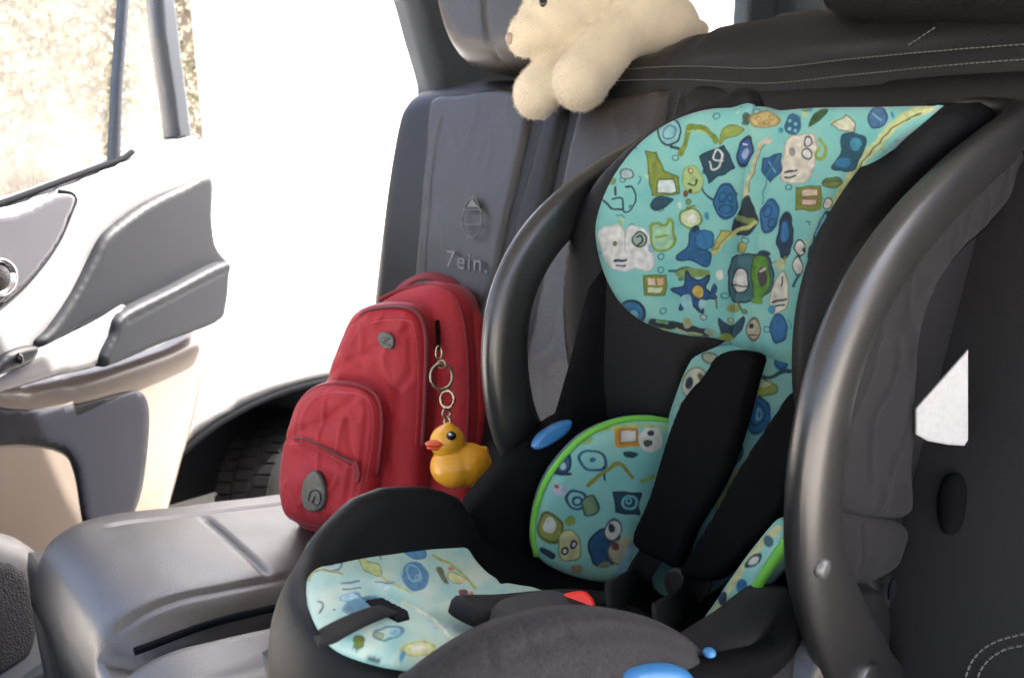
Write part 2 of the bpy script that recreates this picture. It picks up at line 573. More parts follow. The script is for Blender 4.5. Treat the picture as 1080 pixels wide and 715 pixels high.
head = Paint((600, 90), 2.6475, base=(118, 200, 196), base2=(150, 214, 200), gain=.44)
p = head
p.L([(1005, 62), (930, 95), (865, 160), (805, 230), (745, 330)], 26, (205, 215, 150)).L([(985, 78), (915, 112), (855, 172), (800, 245)], 4, (70, 90, 60))
p.E(280, 130, 31, 37, (140, 200, 205), NAVY, 0, 5).E(280, 132, 16, 20, None, (60, 100, 120), 20, 3).L([(284, 172), (308, 177)], 7, NAVY)
p.L([(312, 192), (326, 160), (336, 118), (370, 118), (398, 138), (410, 156)], 15, OLIVE).L([(330, 130), (365, 125), (395, 140)], 4, (180, 200, 110))
p.P([(420, 165), (428, 125), (455, 112), (488, 124), (468, 142), (440, 146)], (150, 170, 75), (110, 130, 50), 3)
p.P([(363, 200), (433, 168), (462, 230), (393, 272)], (22, 72, 88), NAVY, 4, sm=False).L([(392, 214), (400, 235), (422, 226), (428, 192), (412, 180), (404, 205), (430, 212)], 5, WHITE)
p.E(492, 186, 19, 40, (45, 95, 160), NAVY, 14, 5).E(492, 192, 9, 16, (170, 190, 215), None, 14).L([(488, 165), (498, 168)], 4, WHITE)
p.E(495, 92, 12, 16, (70, 95, 85)).E(545, 97, 42, 22, (205, 184, 118), (150, 135, 80), 0, 4)
for q in ((530, 92), (550, 104), (565, 92), (540, 108)): p.E(*q, 7, 6, None, (165, 145, 90), 0, 3)
p.E(625, 110, 24, 30, (35, 100, 130), None)
for q in ((615, 98), (632, 108), (618, 122), (634, 126)): p.E(*q, 5, 5, (130, 195, 205))
p.P([(667, 118), (688, 76), (724, 68), (708, 92)], (52, 90, 46))
p.P([(735, 108), (775, 84), (800, 106), (796, 132), (752, 126)], (222, 222, 190), (90, 105, 90), 3, sm=False)
p.P([(764, 138), (826, 144), (820, 190), (790, 240), (734, 232), (760, 190)], TEAL, NAVY, 3).E(800, 165, 17, 18, (60, 150, 175)).E(765, 218, 22, 14, (40, 125, 165))
p.E(862, 90, 25, 31, (68, 118, 160), (30, 60, 100), 20, 4).L([(850, 80), (870, 98)], 4, (150, 190, 210))
p.P([(608, 152), (640, 140), (684, 140), (690, 190), (668, 265), (594, 266), (600, 205)], (226, 220, 202), (185, 175, 150), 3).E(667, 158, 12, 14, WHITE, NAVY, 0, 4).E(665, 192, 12, 14, WHITE, NAVY, 0, 4).E(622, 188, 9, 12, (150, 150, 140)).L([(602, 244), (634, 238)], 5, NAVY).L([(604, 257), (632, 254)], 5, NAVY)
p.L([(700, 150), (716, 172), (710, 205), (690, 200), (698, 172)], 9, LIME)
p.P([(542, 205), (592, 188), (592, 238), (560, 272), (538, 236)], (30, 95, 145), NAVY, 3, sm=False).L([(560, 215), (575, 240)], 4, (100, 170, 200))
p.L([(562, 156), (536, 164), (520, 212), (492, 304)], 14, (196, 200, 160)).L([(562, 164), (540, 174), (524, 216), (500, 296)], 3, (110, 110, 80)).E(552, 158, 14, 9, (230, 205, 190))
p.L([(540, 330), (552, 262), (585, 200)], 3, (70, 130, 130))
p.P([(213, 184), (246, 190), (266, 242), (308, 258), (306, 304), (232, 308), (224, 250)], (132, 152, 58), (90, 110, 40), 4, sm=False).P([(250, 262), (294, 262), (298, 300), (244, 298)], (214, 232, 228), (80, 100, 50), 4, sm=False)
p.E(346, 264, 28, 40, (172, 202, 132), (140, 170, 90), -15, 3).E(338, 240, 6, 8, (225, 220, 160), BROWN, 0, 3).L([(334, 272), (350, 280), (356, 262)], 5, (60, 50, 30)).E(326, 302, 8, 10, BROWN).E(340, 296, 6, 7, (70, 55, 30))
p.P([(228, 332), (250, 310), (292, 320), (270, 340), (240, 352)], (20, 75, 92), NAVY, 3)
p.L([(373, 288), (388, 310), (405, 320)], 5, NAVY).E(438, 325, 33, 47, (32, 112, 158), (20, 70, 110), 0, 5).E(428, 312, 10, 14, None, (20, 75, 115), 0, 4).E(450, 315, 9, 12, None, (20, 75, 115), 0, 4).E(438, 346, 18, 12, None, (20, 75, 115), 0, 4)
p.P([(495, 306), (522, 350), (526, 392), (490, 422), (453, 406), (474, 352)], (16, 44, 58)).L([(472, 372), (515, 378)], 13, (120, 140, 70)).L([(478, 402), (505, 385)], 8, (150, 165, 90)).L([(520, 384), (452, 420), (405, 470)], 12, (190, 195, 120))
p.E(560, 365, 25, 45, (36, 112, 165), (20, 75, 120), 12, 5).E(556, 352, 10, 16, None, (20, 75, 120), 10, 4).E(566, 384, 9, 12, None, (20, 75, 120), 10, 4)
p.E(604, 422, 21, 60, (16, 56, 86), NAVY, 4, 5).E(603, 408, 11, 30, (48, 125, 175), None, 4).L([(604, 480), (602, 500)], 6, OLIVE)
p.P([(634, 284), (704, 282), (702, 348), (634, 348)], (122, 142, 42), (90, 105, 35), 3, sm=False).P([(652, 292), (696, 290), (694, 310), (650, 312)], (225, 205, 180), (140, 80, 50), 3, sm=False).P([(650, 318), (692, 318), (690, 334), (648, 334)], (220, 190, 180), (140, 80, 50), 3, sm=False)
p.E(735, 272, 27, 15, (110, 132, 62), (70, 100, 60), 0, 3).L([(712, 268), (758, 268)], 4, (60, 100, 80))
p.L([(98, 322), (122, 346), (150, 346)], 6, NAVY).L([(120, 318), (150, 316), (152, 350), (172, 352), (184, 318), (178, 286), (158, 284)], 5, NAVY).L([(130, 284), (130, 306)], 6, NAVY).E(161, 248, 18, 14, (165, 190, 190), (80, 100, 110), 10, 4)
p.P([(84, 408), (130, 390), (156, 402), (182, 392), (224, 418), (234, 510), (184, 512), (150, 518), (114, 506), (90, 455)], (226, 228, 222), (195, 200, 196), 3).E(127, 442, 6, 6, (120, 115, 95)).L([(128, 490), (160, 488)], 6, NAVY).L([(132, 502), (158, 502)], 5, NAVY).E(197, 430, 19, 20, (160, 180, 160), (40, 80, 80), 0, 5).L([(190, 425), (202, 420), (204, 434), (192, 446)], 5, NAVY).L([(158, 405), (156, 440), (160, 470)], 3, (170, 178, 175))
p.E(230, 455, 10, 12, (140, 180, 205))
p.P([(228, 402), (244, 384), (264, 392), (284, 374), (294, 430), (272, 462), (236, 452)], (160, 210, 170), (128, 160, 60), 8).L([(245, 424), (275, 420)], 6, (128, 160, 60))
p.E(340, 372, 31, 27, (206, 224, 178), (110, 140, 60), 12, 5).E(345, 374, 16, 12, (240, 240, 225)).L([(330, 340), (352, 338)], 8, OLIVE)
p.P([(340, 405), (362, 400), (366, 450), (396, 470), (386, 506), (345, 490), (298, 486), (330, 450)], (25, 98, 145), (15, 60, 100), 4).E(380, 432, 25, 28, (40, 120, 168), (20, 75, 120), 0, 4).E(352, 402, 8, 8, NAVY)
p.P([(398, 462), (425, 404), (452, 412), (414, 456)], (185, 185, 100), (120, 120, 60), 3, sm=False)
p.P([(208, 530), (272, 530), (270, 588), (210, 586)], (122, 142, 48), (90, 105, 40), 3, sm=False).P([(220, 538), (240, 538), (240, 560), (219, 560)], (228, 200, 180), None, 3, sm=False).P([(246, 538), (264, 538), (262, 560), (246, 560)], (222, 170, 150), None, 3, sm=False).P([(220, 566), (260, 566), (258, 578), (220, 578)], (215, 225, 190), None, 3, sm=False)
p.L([(282, 520), (320, 512), (360, 516)], 8, (40, 90, 90)).E(345, 524, 50, 13, (130, 155, 85))
star = []
for i in range(12):
    r = 66 if i % 2 == 0 else 36
    star.append((350 + r * math.cos(rad(30 * i + 10)), 580 + r * .95 * math.sin(rad(30 * i + 10))))
p.P(star, (26, 82, 136), NAVY, 5).P([(310, 600), (335, 585), (345, 620), (325, 625)], (150, 205, 210)).P([(365, 600), (385, 605), (370, 625)], (170, 215, 215)).E(360, 578, 18, 19, (205, 180, 90), NAVY, 0, 3).E(405, 570, 8, 18, (30, 80, 120)).E(422, 530, 10, 15, (230, 230, 215)).L([(412, 590), (415, 620)], 5, (90, 80, 50))
p.E(175, 634, 36, 32, (48, 120, 165), NAVY, 0, 8).E(180, 640, 15, 14, (110, 180, 200), (30, 90, 130), 0, 4)
p.L([(232, 664), (300, 672), (382, 692)], 24, (28, 52, 60)).L([(245, 660), (275, 664)], 8, (120, 170, 110)).E(330, 662, 12, 14, (165, 170, 120)).L([(300, 682), (370, 696)], 5, (200, 205, 150))
p.P([(458, 482), (540, 474), (566, 500), (564, 572), (500, 602), (450, 590)], (62, 112, 118), NAVY, 5).E(479, 545, 22, 36, (222, 222, 212), NAVY, 0, 4).P([(512, 490), (552, 480), (560, 560), (520, 600)], (88, 145, 42), (50, 90, 30), 4).E(540, 534, 13, 26, (70, 66, 66)).L([(535, 520), (548, 512)], 6, (215, 200, 200)).E(545, 470, 16, 9, NAVY).E(483, 452, 12, 14, (170, 165, 90), (110, 105, 50), 0, 3).L([(455, 560), (500, 562)], 4, NAVY)
p.E(460, 622, 20, 12, (150, 160, 90)).E(525, 602, 16, 10, (110, 160, 60)).L([(470, 600), (480, 625)], 5, (90, 100, 70))
p.P([(568, 566), (600, 518), (612, 560), (606, 622), (563, 634)], (224, 222, 205), (150, 150, 120), 3).L([(598, 535), (592, 560)], 4, NAVY).L([(570, 605), (606, 598)], 7, (60, 70, 80)).L([(572, 618), (600, 614)], 5, (60, 70, 80)).E(590, 500, 14, 18, (190, 200, 150))
p.E(585, 680, 23, 40, (38, 112, 165), (20, 75, 125), 0, 4).E(566, 625, 12, 12, (60, 150, 180))
p.P([(417, 650), (450, 672), (488, 648), (482, 682), (440, 718), (425, 690)], (20, 66, 84), NAVY, 3).E(515, 682, 18, 30, (182, 178, 152), (100, 90, 70), 0, 4).E(510, 670, 6, 8, NAVY).L([(505, 700), (525, 698)], 5, (130, 60, 40)).E(440, 706, 18, 14, (140, 165, 60)).E(395, 690, 16, 10, (150, 180, 150))
p.L([(722, 360), (694, 415), (672, 480)], 16, (24, 62, 90)).L([(716, 366), (690, 420)], 5, (120, 190, 210)).E(645, 455, 16, 20, (224, 222, 210), NAVY, 0, 4).E(640, 505, 13, 28, (222, 224, 215), NAVY, 0, 3).L([(628, 560), (640, 530)], 8, (40, 90, 110)).E(655, 460, 5, 6, NAVY)
p.E(722, 330, 12, 16, (228, 226, 205), (60, 60, 50), 30, 3)

rf = random.Random(11)
fill_ = []
for k in range(120):
    x, y = rf.uniform(70, 1000), rf.uniform(55, 730)
    t = rf.random(); cc = rf.choice([(90, 170, 180), (150, 190, 120), (60, 140, 170), (190, 205, 150), (110, 150, 70), (200, 215, 205)])
    if t < .4: fill_.append(('e', (x, y, rf.uniform(5, 12), rf.uniform(4, 9), rf.uniform(0, 3)), cc, rf.choice([None, (40, 90, 110)]), 2))
    elif t < .75:
        a = rf.uniform(0, 6.3); q = rf.uniform(12, 26)
        fill_.append(('l', ([(x, y), (x + q * math.cos(a) * .5 + 5, y + q * math.sin(a) * .5 - 5), (x + q * math.cos(a), y + q * math.sin(a))], True), cc, None, rf.uniform(3, 6)))
    else: fill_.append(('e', (x, y, 9, 8, 0), None, (50, 110, 130), 3))
head.items = fill_ + head.items
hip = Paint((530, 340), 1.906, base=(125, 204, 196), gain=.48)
p = hip
p.P([(222, 210), (270, 208), (276, 250), (228, 252)], (205, 150, 40), None, 4, sm=False).P([(238, 216), (268, 214), (270, 240), (240, 244)], (222, 226, 215), (160, 110, 40), 3, sm=False)
p.E(298, 236, 24, 26, (226, 228, 218)).E(296, 222, 7, 5, NAVY).E(294, 244, 9, 8, (70, 80, 80)).P([(245, 258), (270, 262), (262, 272), (248, 268)], (30, 70, 80))
p.E(182, 278, 27, 20, None, (35, 95, 130), 15, 5).E(183, 278, 6, 5, (40, 110, 150)).L([(204, 290), (206, 315)], 5, NAVY)
p.L([(172, 324), (205, 300), (235, 282), (250, 296), (262, 312)], 8, (150, 150, 60))
p.E(122, 284, 14, 20, (40, 100, 140), NAVY, 15, 5).L([(92, 302), (135, 304)], 7, NAVY).E(122, 288, 6, 8, (190, 220, 225))
p.E(166, 236, 16, 9, (150, 185, 120), None)
p.E(148, 356, 20, 19, None, (30, 85, 115), 0, 6).E(150, 358, 9, 8, None, (30, 85, 115), 0, 5).P([(160, 360), (185, 350), (194, 378), (168, 388)], (130, 160, 110), (40, 90, 90), 4)
p.P([(222, 340), (278, 344), (272, 384), (230, 382)], (24, 74, 90), NAVY, 4, sm=False).E(256, 362, 16, 12, None, (130, 205, 205), 0, 4).E(254, 360, 6, 5, None, (130, 205, 205), 0, 3)
p.E(96, 412, 24, 30, (150, 160, 66), (100, 110, 40), -20, 5).E(96, 408, 13, 17, (222, 228, 212)).E(135, 400, 12, 10, (135, 165, 70))
p.P([(112, 432), (146, 420), (158, 468), (122, 478)], (214, 212, 150), (120, 140, 80), 3).E(126, 458, 6, 7, WHITE, NAVY, 0, 4).E(142, 446, 6, 7, WHITE, NAVY, 0, 4)
p.P([(78, 450), (108, 468), (100, 478), (76, 462)], NAVY).E(115, 338, 16, 12, (195, 205, 215)).E(108, 330, 4, 4, (180, 80, 70))
p.E(208, 452, 34, 38, (32, 88, 130), NAVY, 20, 4).E(222, 418, 16, 22, (224, 222, 205), (60, 80, 80), 20, 3).E(218, 412, 6, 9, (40, 60, 60)).E(236, 462, 24, 24, (180, 184, 150), (110, 110, 80), 0, 3).E(226, 450, 8, 8, (120, 70, 60)).E(250, 438, 14, 8, (200, 200, 160)).E(205, 488, 12, 6, (150, 150, 110))
p.E(150, 494, 12, 8, (170, 150, 110)).L([(282, 320), (300, 312)], 10, (150, 180, 90)).L([(225, 515), (262, 450)], 14, (140, 190, 215)).L([(120, 240), (180, 222), (250, 206), (330, 214)], 5, (185, 210, 110))

foot = Paint((270, 480), 3.042, base=(150, 208, 205), base2=(212, 230, 210), gain=.66)  # same print made paler, with the light on the foot end put into it
p = foot
p.E(512, 310, 34, 20, (80, 150, 190), (60, 120, 165), 15, 4).E(512, 388, 40, 46, (58, 130, 175), (70, 140, 185), -25, 5).E(505, 378, 20, 26, None, (150, 200, 215), -25, 4).E(520, 395, 9, 12, None, (150, 200, 215), -25, 3)
p.L([(292, 292), (340, 296), (362, 290)], 6, (90, 120, 135)).L([(395, 310), (415, 294), (440, 296)], 6, (110, 130, 80)).L([(398, 304), (402, 330)], 5, (110, 130, 80))
p.P([(332, 318), (360, 340), (395, 350), (400, 385), (352, 372), (336, 350)], (190, 210, 140), (140, 150, 80), 4).L([(345, 330), (420, 400), (500, 440)], 7, (190, 195, 120))
p.L([(180, 350), (215, 325), (265, 330), (270, 365), (210, 370)], 6, (60, 120, 165)).L([(170, 400), (190, 370), (250, 372), (275, 378)], 8, (160, 160, 90)).E(230, 350, 26, 10, (150, 195, 215))
p.P([(578, 365), (596, 362), (618, 405), (604, 410)], (90, 100, 55)).L([(570, 322), (640, 360), (680, 400), (705, 425)], 10, (170, 185, 95)).E(624, 364, 10, 6, (205, 110, 90)).E(640, 392, 26, 16, (208, 214, 150), (150, 150, 90), 30, 3).E(665, 440, 14, 12, (120, 60, 70)).E(690, 446, 8, 10, (190, 90, 70)).E(660, 400, 12, 8, (225, 190, 140))
p.L([(275, 412), (330, 402)], 7, (90, 130, 150)).L([(280, 430), (335, 424)], 6, (90, 130, 150)).L([(385, 405), (440, 408)], 5, (100, 140, 160)).E(405, 420, 26, 7, (190, 215, 225)).E(300, 455, 32, 14, (165, 210, 225), (110, 170, 200), -10, 3)
p.L([(200, 470), (215, 480), (205, 505)], 6, (40, 60, 60)).E(250, 495, 4, 4, (40, 60, 60)).E(345, 480, 62, 26, (70, 130, 160), (90, 150, 175), -12, 4)
p.E(425, 570, 46, 20, None, (70, 130, 160), -10, 6).E(445, 568, 16, 10, (120, 180, 210)).E(395, 578, 14, 10, (170, 190, 150), (90, 130, 120), 0, 3).E(520, 620, 52, 24, (222, 226, 170), (190, 196, 120), -5, 6).E(520, 618, 24, 12, (236, 240, 220)).E(330, 598, 16, 20, (110, 130, 40), (60, 80, 30), 0, 4).E(470, 640, 10, 16, (90, 160, 190), None, 20)
p.L([(560, 548), (650, 550)], 12, (190, 205, 215)).L([(470, 470), (560, 520), (640, 600)], 10, (225, 232, 205)).L([(310, 610), (360, 650), (420, 670)], 6, (60, 80, 80))

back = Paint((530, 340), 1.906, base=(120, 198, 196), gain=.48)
p = back
p.E(388, 122, 26, 32, (214, 216, 190), (120, 130, 100), 30, 3).E(376, 122, 8, 12, NAVY).E(400, 110, 6, 8, (110, 100, 80))
p.P([(510, 132), (530, 118), (550, 128), (548, 142), (512, 146)], (160, 180, 90), (100, 120, 50), 3).E(530, 125, 12, 6, (222, 225, 190)).L([(500, 95), (530, 112), (560, 100), (585, 95)], 8, (30, 70, 85))
p.E(514, 186, 24, 36, (36, 112, 165), (20, 75, 120), 8, 4).E(513, 184, 14, 22, None, (20, 75, 120), 8, 4).E(514, 184, 5, 10, None, (130, 190, 210), 8, 3)
p.E(462, 262, 20, 26, (40, 120, 165), (20, 75, 115), 20, 4).E(460, 262, 10, 14, None, (140, 195, 210), 20, 3).L([(470, 300), (450, 340), (430, 380)], 10, (190, 195, 120)).E(415, 70, 14, 10, (170, 180, 150), (90, 100, 80), 0, 3).E(560, 75, 14, 20, (38, 112, 165), (20, 75, 125), 0, 4)
p.L([(390, 60), (440, 45), (500, 52), (590, 80)], 4, (80, 130, 130)).E(370, 170, 14, 18, (150, 170, 80))

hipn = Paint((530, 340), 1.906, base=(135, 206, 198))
p = hipn
p.L([(555, 412), (500, 470), (440, 560), (400, 650)], 12, (215, 215, 150)).E(505, 478, 18, 9, (220, 224, 210), NAVY, -40, 4).P([(430, 545), (448, 540), (452, 560), (436, 566)], NAVY).E(480, 530, 12, 16, (38, 112, 165)).L([(420, 600), (410, 640)], 8, (30, 70, 70)).E(535, 440, 9, 12, (60, 110, 120)).E(460, 565, 8, 10, (150, 175, 80)).L([(440, 590), (420, 630)], 6, (40, 90, 90))

# ------------------------------------------------------------------ world, sun, camera
SUN_EL, SUN_DIR = rad(55), np.array([.15, .75])          # sun over the rear right of the car
w = bpy.data.worlds.new('World'); S.world = w; w.use_nodes = True
sky = w.node_tree.nodes.new('ShaderNodeTexSky'); sky.sky_type = 'NISHITA'; sky.sun_disc = False
sky.sun_elevation = SUN_EL; sky.sun_rotation = math.atan2(SUN_DIR[0], SUN_DIR[1]); sky.dust_density = 7; sky.ozone_density = 0; sky.air_density = .75
bg = w.node_tree.nodes['Background']; bg.inputs['Strength'].default_value = .15
w.node_tree.links.new(sky.outputs[0], bg.inputs['Color'])
sl = bpy.data.lights.new('sun', 'SUN'); sl.energy = 4.2; sl.angle = rad(.5); sl.color = (1, .95, .88)
so = bpy.data.objects.new('sun', sl); put(so)
hd = SUN_DIR / np.linalg.norm(SUN_DIR)
to = Vector((hd[0] * math.cos(SUN_EL), hd[1] * math.cos(SUN_EL), math.sin(SUN_EL)))
so.rotation_euler = to.to_track_quat('Z', 'Y').to_euler(); so.location = (3, 3, 8)
cd = bpy.data.cameras.new('camera'); cam = bpy.data.objects.new('camera', cd); put(cam)
cd.sensor_width = 36; cd.lens = 36 * F / 1080; cd.clip_start = .02; cd.clip_end = 3000
R3 = Matrix((tuple(RT), tuple(UP), tuple(-FW))).transposed()
cam.matrix_world = Matrix.Translation(Vector(CAM)) @ R3.to_4x4()
cd.dof.use_dof = True; cd.dof.focus_distance = .98; cd.dof.aperture_fstop = 7
S.camera = cam
S.view_settings.view_transform = 'Standard'; S.view_settings.look = 'None'
S.view_settings.exposure = 3.0; S.view_settings.gamma = 1; S.view_settings.use_curve_mapping = False
S.cycles.use_denoising = True
S.cycles.max_bounces = 10

# ------------------------------------------------------------------ outside
g = mesh_obj('ground', [(-1500, -1500, GROUND), (1500, -1500, GROUND), (1500, 1500, GROUND), (-1500, 1500, GROUND)], [(0, 1, 2, 3)], M['concrete'])
g['kind'] = 'structure'

# white van parked alongside
VX = -2.62
van = thing('parked_car', 'white car parked alongside outside the open door, its black wheel arch showing behind the backpack', 'car', (VX - .9, 2.6, GROUND))
side = Plane((VX, 0, 0), (1, 0, 0))
ay, az, ar, arz = 1.36, .12, .66, .475
outl = [(VX, 5.2, .1), (VX, 5.25, 1.0), (VX, 5.0, 1.55), (VX, 3.7, 1.74), (VX, 3.0, 1.66), (VX, 2.2, 1.17), (VX, 1.2, 1.12), (VX, .78, 1.04), (VX, .52, .9), (VX, .46, .45), (VX, .5, .05), (VX, ay - ar, .05)]
for k in range(13):
    a = math.pi - math.pi * k / 12
    outl.append((VX, ay + ar * math.cos(a), az + arz * math.sin(a) ** .8))
outl += [(VX, ay + ar, .05), (VX, 4.0, .03)]
pillow('body', outl, side, M['van_white'], van, bulge=.03, rim=.12, thick=1.7, step=.06, world=True, closed_spline=False,
       grooves=[([(395, 253), (430, 254)], .006, .008), ([(225, 186), (238, 186)], .01, .004)])
av = []
for xx, e_ in ((-.34, -.03), (-.33, -.004), (-.1, -.004), (.034, -.004), (.037, .0), (.037, .012), (.028, .014)):
    av.append([(VX + xx, ay + (ar + e_) * math.cos(math.pi * k / 40), az + (arz + e_) * math.sin(math.pi * k / 40) ** .8) for k in range(41)])
av = [[(VX - .34, ay, az)] * 41] + av
grid_obj('wheel_arch', av, M['van_black'], van)
ty = [(.19, -.2), (.27, -.2), (.302, -.17), (.312, -.1), (.315, -.02), (.305, .03), (.275, .06), (.19, .06)]
wh = lathe('wheel', ty, (VX - .12, ay - .01, GROUND + .315), (1, .62, 0), M['rubber'], van, 64)
V = []; Fc = []
wax = np.array([1, .62, 0]) / math.hypot(1, .62); way = np.cross(wax, [0, 0, 1.0])
for k in range(46):
    a = 2 * math.pi * k / 46
    rd = way * math.cos(a) + np.array([0, 0, 1.0]) * math.sin(a); td = -way * math.sin(a) + np.array([0, 0, 1.0]) * math.cos(a)
    for sh, xx in ((0, .005), (1, -.075), (0, -.145)):
        bv, bf = box_data((0, 0, 0), (.062, .034, .008), .003)
        n0 = len(V)
        for v in bv:
            V.append(np.array([VX - .12, ay - .01, GROUND + .315]) + wax * (v[0] + xx) + td * (v[1] + .016 * sh + .12 * v[0]) + rd * (.313 + v[2]))
        Fc += [[i + n0 for i in f] for f in bf]
mesh_obj('tread', V, Fc, M['rubber'], wh, smooth=False)
lathe('rim', [(.0, .02), (.06, .03), (.08, .01), (.17, .02), (.195, .05), (.2, .0)], (VX - .12, ay - .01, GROUND + .315), (1, .62, 0), M['rim'], wh, 40)


def leafy(name, label, x, y, h, cr, lm, n, seed, grp):
    rnd = random.Random(seed)
    t = thing(name, label, 'tree', (x, y, GROUND), grp)
    pts = [(x, y, GROUND)] + [(x + rnd.uniform(-.2, .2) * i, y + rnd.uniform(-.2, .2) * i, GROUND + h * .22 * i) for i in (1, 2, 3)]
    tube('trunk', pts, lambda s: .17 * (1 - .7 * s), M['bark'], t, 5, 10)
    V, Fc = [], []
    cl = [(x + rnd.gauss(0, cr * .5), y + rnd.gauss(0, cr * .5), GROUND + h * .62 + rnd.gauss(0, h * .2), cr * rnd.uniform(.22, .42)) for _ in range(26)]
    for c in cl[:7]:
        tube('limb', [pts[2], ((pts[2][0] + c[0]) / 2, (pts[2][1] + c[1]) / 2, (pts[2][2] + c[2]) / 2 + .15), c[:3]], lambda s: .06 * (1 - .8 * s), M['bark'], t, 4, 6)
    for i in range(n):
        c = cl[rnd.randrange(len(cl))]
        p0 = Vector(c[:3]) + Vector((rnd.gauss(0, 1), rnd.gauss(0, 1), rnd.gauss(0, .8))) * c[3]
        a = Vector((rnd.gauss(0, 1), rnd.gauss(0, 1), rnd.gauss(0, 1))).normalized()
        b = a.cross(Vector((rnd.gauss(0, 1), rnd.gauss(0, 1), rnd.gauss(0, 1)))).normalized()
        s = rnd.uniform(.035, .075); k = len(V)
        V += [p0 - a * s, p0 + b * s * .5, p0 + a * s, p0 - b * s * .5]; Fc.append((k, k + 1, k + 2, k + 3))
    mesh_obj('crown', [tuple(v) for v in V], Fc, lm, t, smooth=False)


leafy('tree', 'tall pale olive tree outside, seen leftmost through the car door window', -10.5, 1.5, 3.9, 1.5, M['leaf'], 12000, 1, 'trees beyond the window')
leafy('tree', 'yellowing tree outside, seen through the middle of the door window', -12.5, 2.9, 4.6, 1.5, M['leaf2'], 12000, 2, 'trees beyond the window')
leafy('tree', 'slim olive tree seen beside the dark divider bar of the door window', -10.0, 1.95, 4.4, .9, M['leaf'], 8000, 3, 'trees beyond the window')
leafy('tree', 'dusty olive tree standing between the fence and the pale building, behind the others', -15.5, 3.6, 5.6, 1.9, M['leaf'], 12000, 9, 'trees beyond the window')
leafy('tree', 'yellowish tree seen through the small rear pane of the open door', -9.6, 2.35, 4.2, 1.0, M['leaf2'], 8000, 4, 'trees beyond the window')
# pale building behind the trees
bld = thing('rendered_building', 'pale pinkish building far behind the trees outside the car', 'building', (-24, 6, GROUND))
box('wall', (-24, 6, GROUND + 3), (4, 22, 6), M['brickpink'], bld, .02)
box('roof', (-24, 6, GROUND + 6.2), (4.8, 23, .35), M['wood'], bld, .02)
for k in range(6):
    wv = box('window', (-21.99, -2 + 3 * k, GROUND + 3.2), (.06, 1.2, 1.4), M['white_paint'], bld, .01)
    box('pane', (-21.94, -2 + 3 * k, GROUND + 3.2), (.03, 1.0, 1.2), M['door_navy'], wv, 0)
wb = thing('white_backdrop', 'added white wall standing in for the overexposed brightness beyond the parked car', 'wall', (-8.2, 8.3, GROUND))  # white wall added to fill the background with blown-out brightness
box('backdrop_panel', (-8.2, 8.3, GROUND + 2.6), (.3, 10, 5.2), M['white_paint'], wb, .02)
box('coping', (-8.2, 8.3, GROUND + 5.24), (.42, 10.1, .09), M['concrete'], wb, .01)
tube('door_seam', [Plane((VX + .034, 0, 0), (1, 0, 0)).hit(q) for q in [(366, 252), (385, 254), (407, 253)]], .003, M['seam'], van)
# board fence with white rails running away at the left
a0 = W(92, 192, 5.0); fd = np.array([-math.cos(rad(9)), math.sin(rad(9)), 0])
fen = thing('board_fence', 'brown board fence with white rails outside, low in the door window', 'fence', (a0[0], a0[1], GROUND))


def fbox(name, s0, s1, z0, z1, d, m):
    nrm = np.array([-fd[1], fd[0], 0])
    v = []
    for s in (s0, s1):
        for q in (-d, d):
            for z in (z0, z1): v.append(np.array([a0[0], a0[1], 0]) + fd * s + nrm * q + np.array([0, 0, z]))
    mesh_obj(name, v, [(0, 1, 3, 2), (4, 6, 7, 5), (0, 4, 5, 1), (2, 3, 7, 6), (1, 5, 7, 3), (0, 2, 6, 4)], m, fen, smooth=False)


fbox('rail', 0, 26, a0[2] - .02, a0[2] + .05, .05, M['white_paint'])
fbox('board_panel', 0, 26, a0[2] - .22, a0[2] - .02, .02, M['wood'])
fbox('rail', 0, 26, a0[2] - .29, a0[2] - .22, .05, M['white_paint'])
fbox('board_panel', 0, 26, a0[2] - .6, a0[2] - .29, .02, M['wood'])
fbox('rail', 0, 26, a0[2] - .66, a0[2] - .6, .05, M['white_paint'])
for k in range(9): fbox('post', 3 * k, 3 * k + .1, GROUND, a0[2] - .02, .045, M['wood'])

# ------------------------------------------------------------------ car body round the seat
car = thing('car', 'car interior round the rear bench, with its rear door swung open at the left', 'car', (-.7, .6, GROUND))
box('roof', (-.67, .55, 2.06), (2.05, 4.6, .08), M['headliner'], car, .03)
box('floor', (-.67, .3, .36), (1.9, 4.2, .05), M['carpet'], car, .01)
pp = Plane((-1.67, 0, 0), (1, 0, 0))
pillow('pillar_trim', [(415, -40), (428, 0), (440, 45), (454, 96), (462, 160), (640, 160), (640, -60), (520, -60)], pp, M['car_trim'], car, bulge=.03, rim=.04, thick=.05, step=.02, n=3)
box('side_panel', (-1.70, 2.1, 1.05), (.06, 1.3, 1.2), M['car_trim'], car, .02)
box('side_panel', (.42, 2.1, 1.2), (.06, 1.3, 1.7), M['car_trim'], car, .02)
box('rear_panel', (-.67, 2.78, 1.2), (2.1, .08, 1.75), M['car_trim'], car, .02)
box('pillar_trim', (-1.68, 2.66, 1.75), (.07, .18, .6), M['car_trim'], car, .02)
box('quarter_glass', (-1.69, 2.15, 1.85), (.006, .92, .42), M['glass'], car, 0)
box('sill', (.46, .55, .5), (.1, 1.9, .35), M['car_trim'], car, .03)
box('front_panel', (-.67, -1.55, .8), (2.1, .1, 1.0), M['car_trim'], car, .03)
box('sill', (-1.66, .45, .42), (.14, 1.6, .14), M['bluegrey'], car, .03)

# ------------------------------------------------------------------ open door
DP = Plane((-1.70, 0, 1.0), (.866, .5, 0))
dn = DP.n


def dslab(name, out, m, off=0., **k):
    k.setdefault('step', .015)
    return pillow(name, out, DP.off(off), m, k.pop('parent') if 'parent' in k else door, **k)


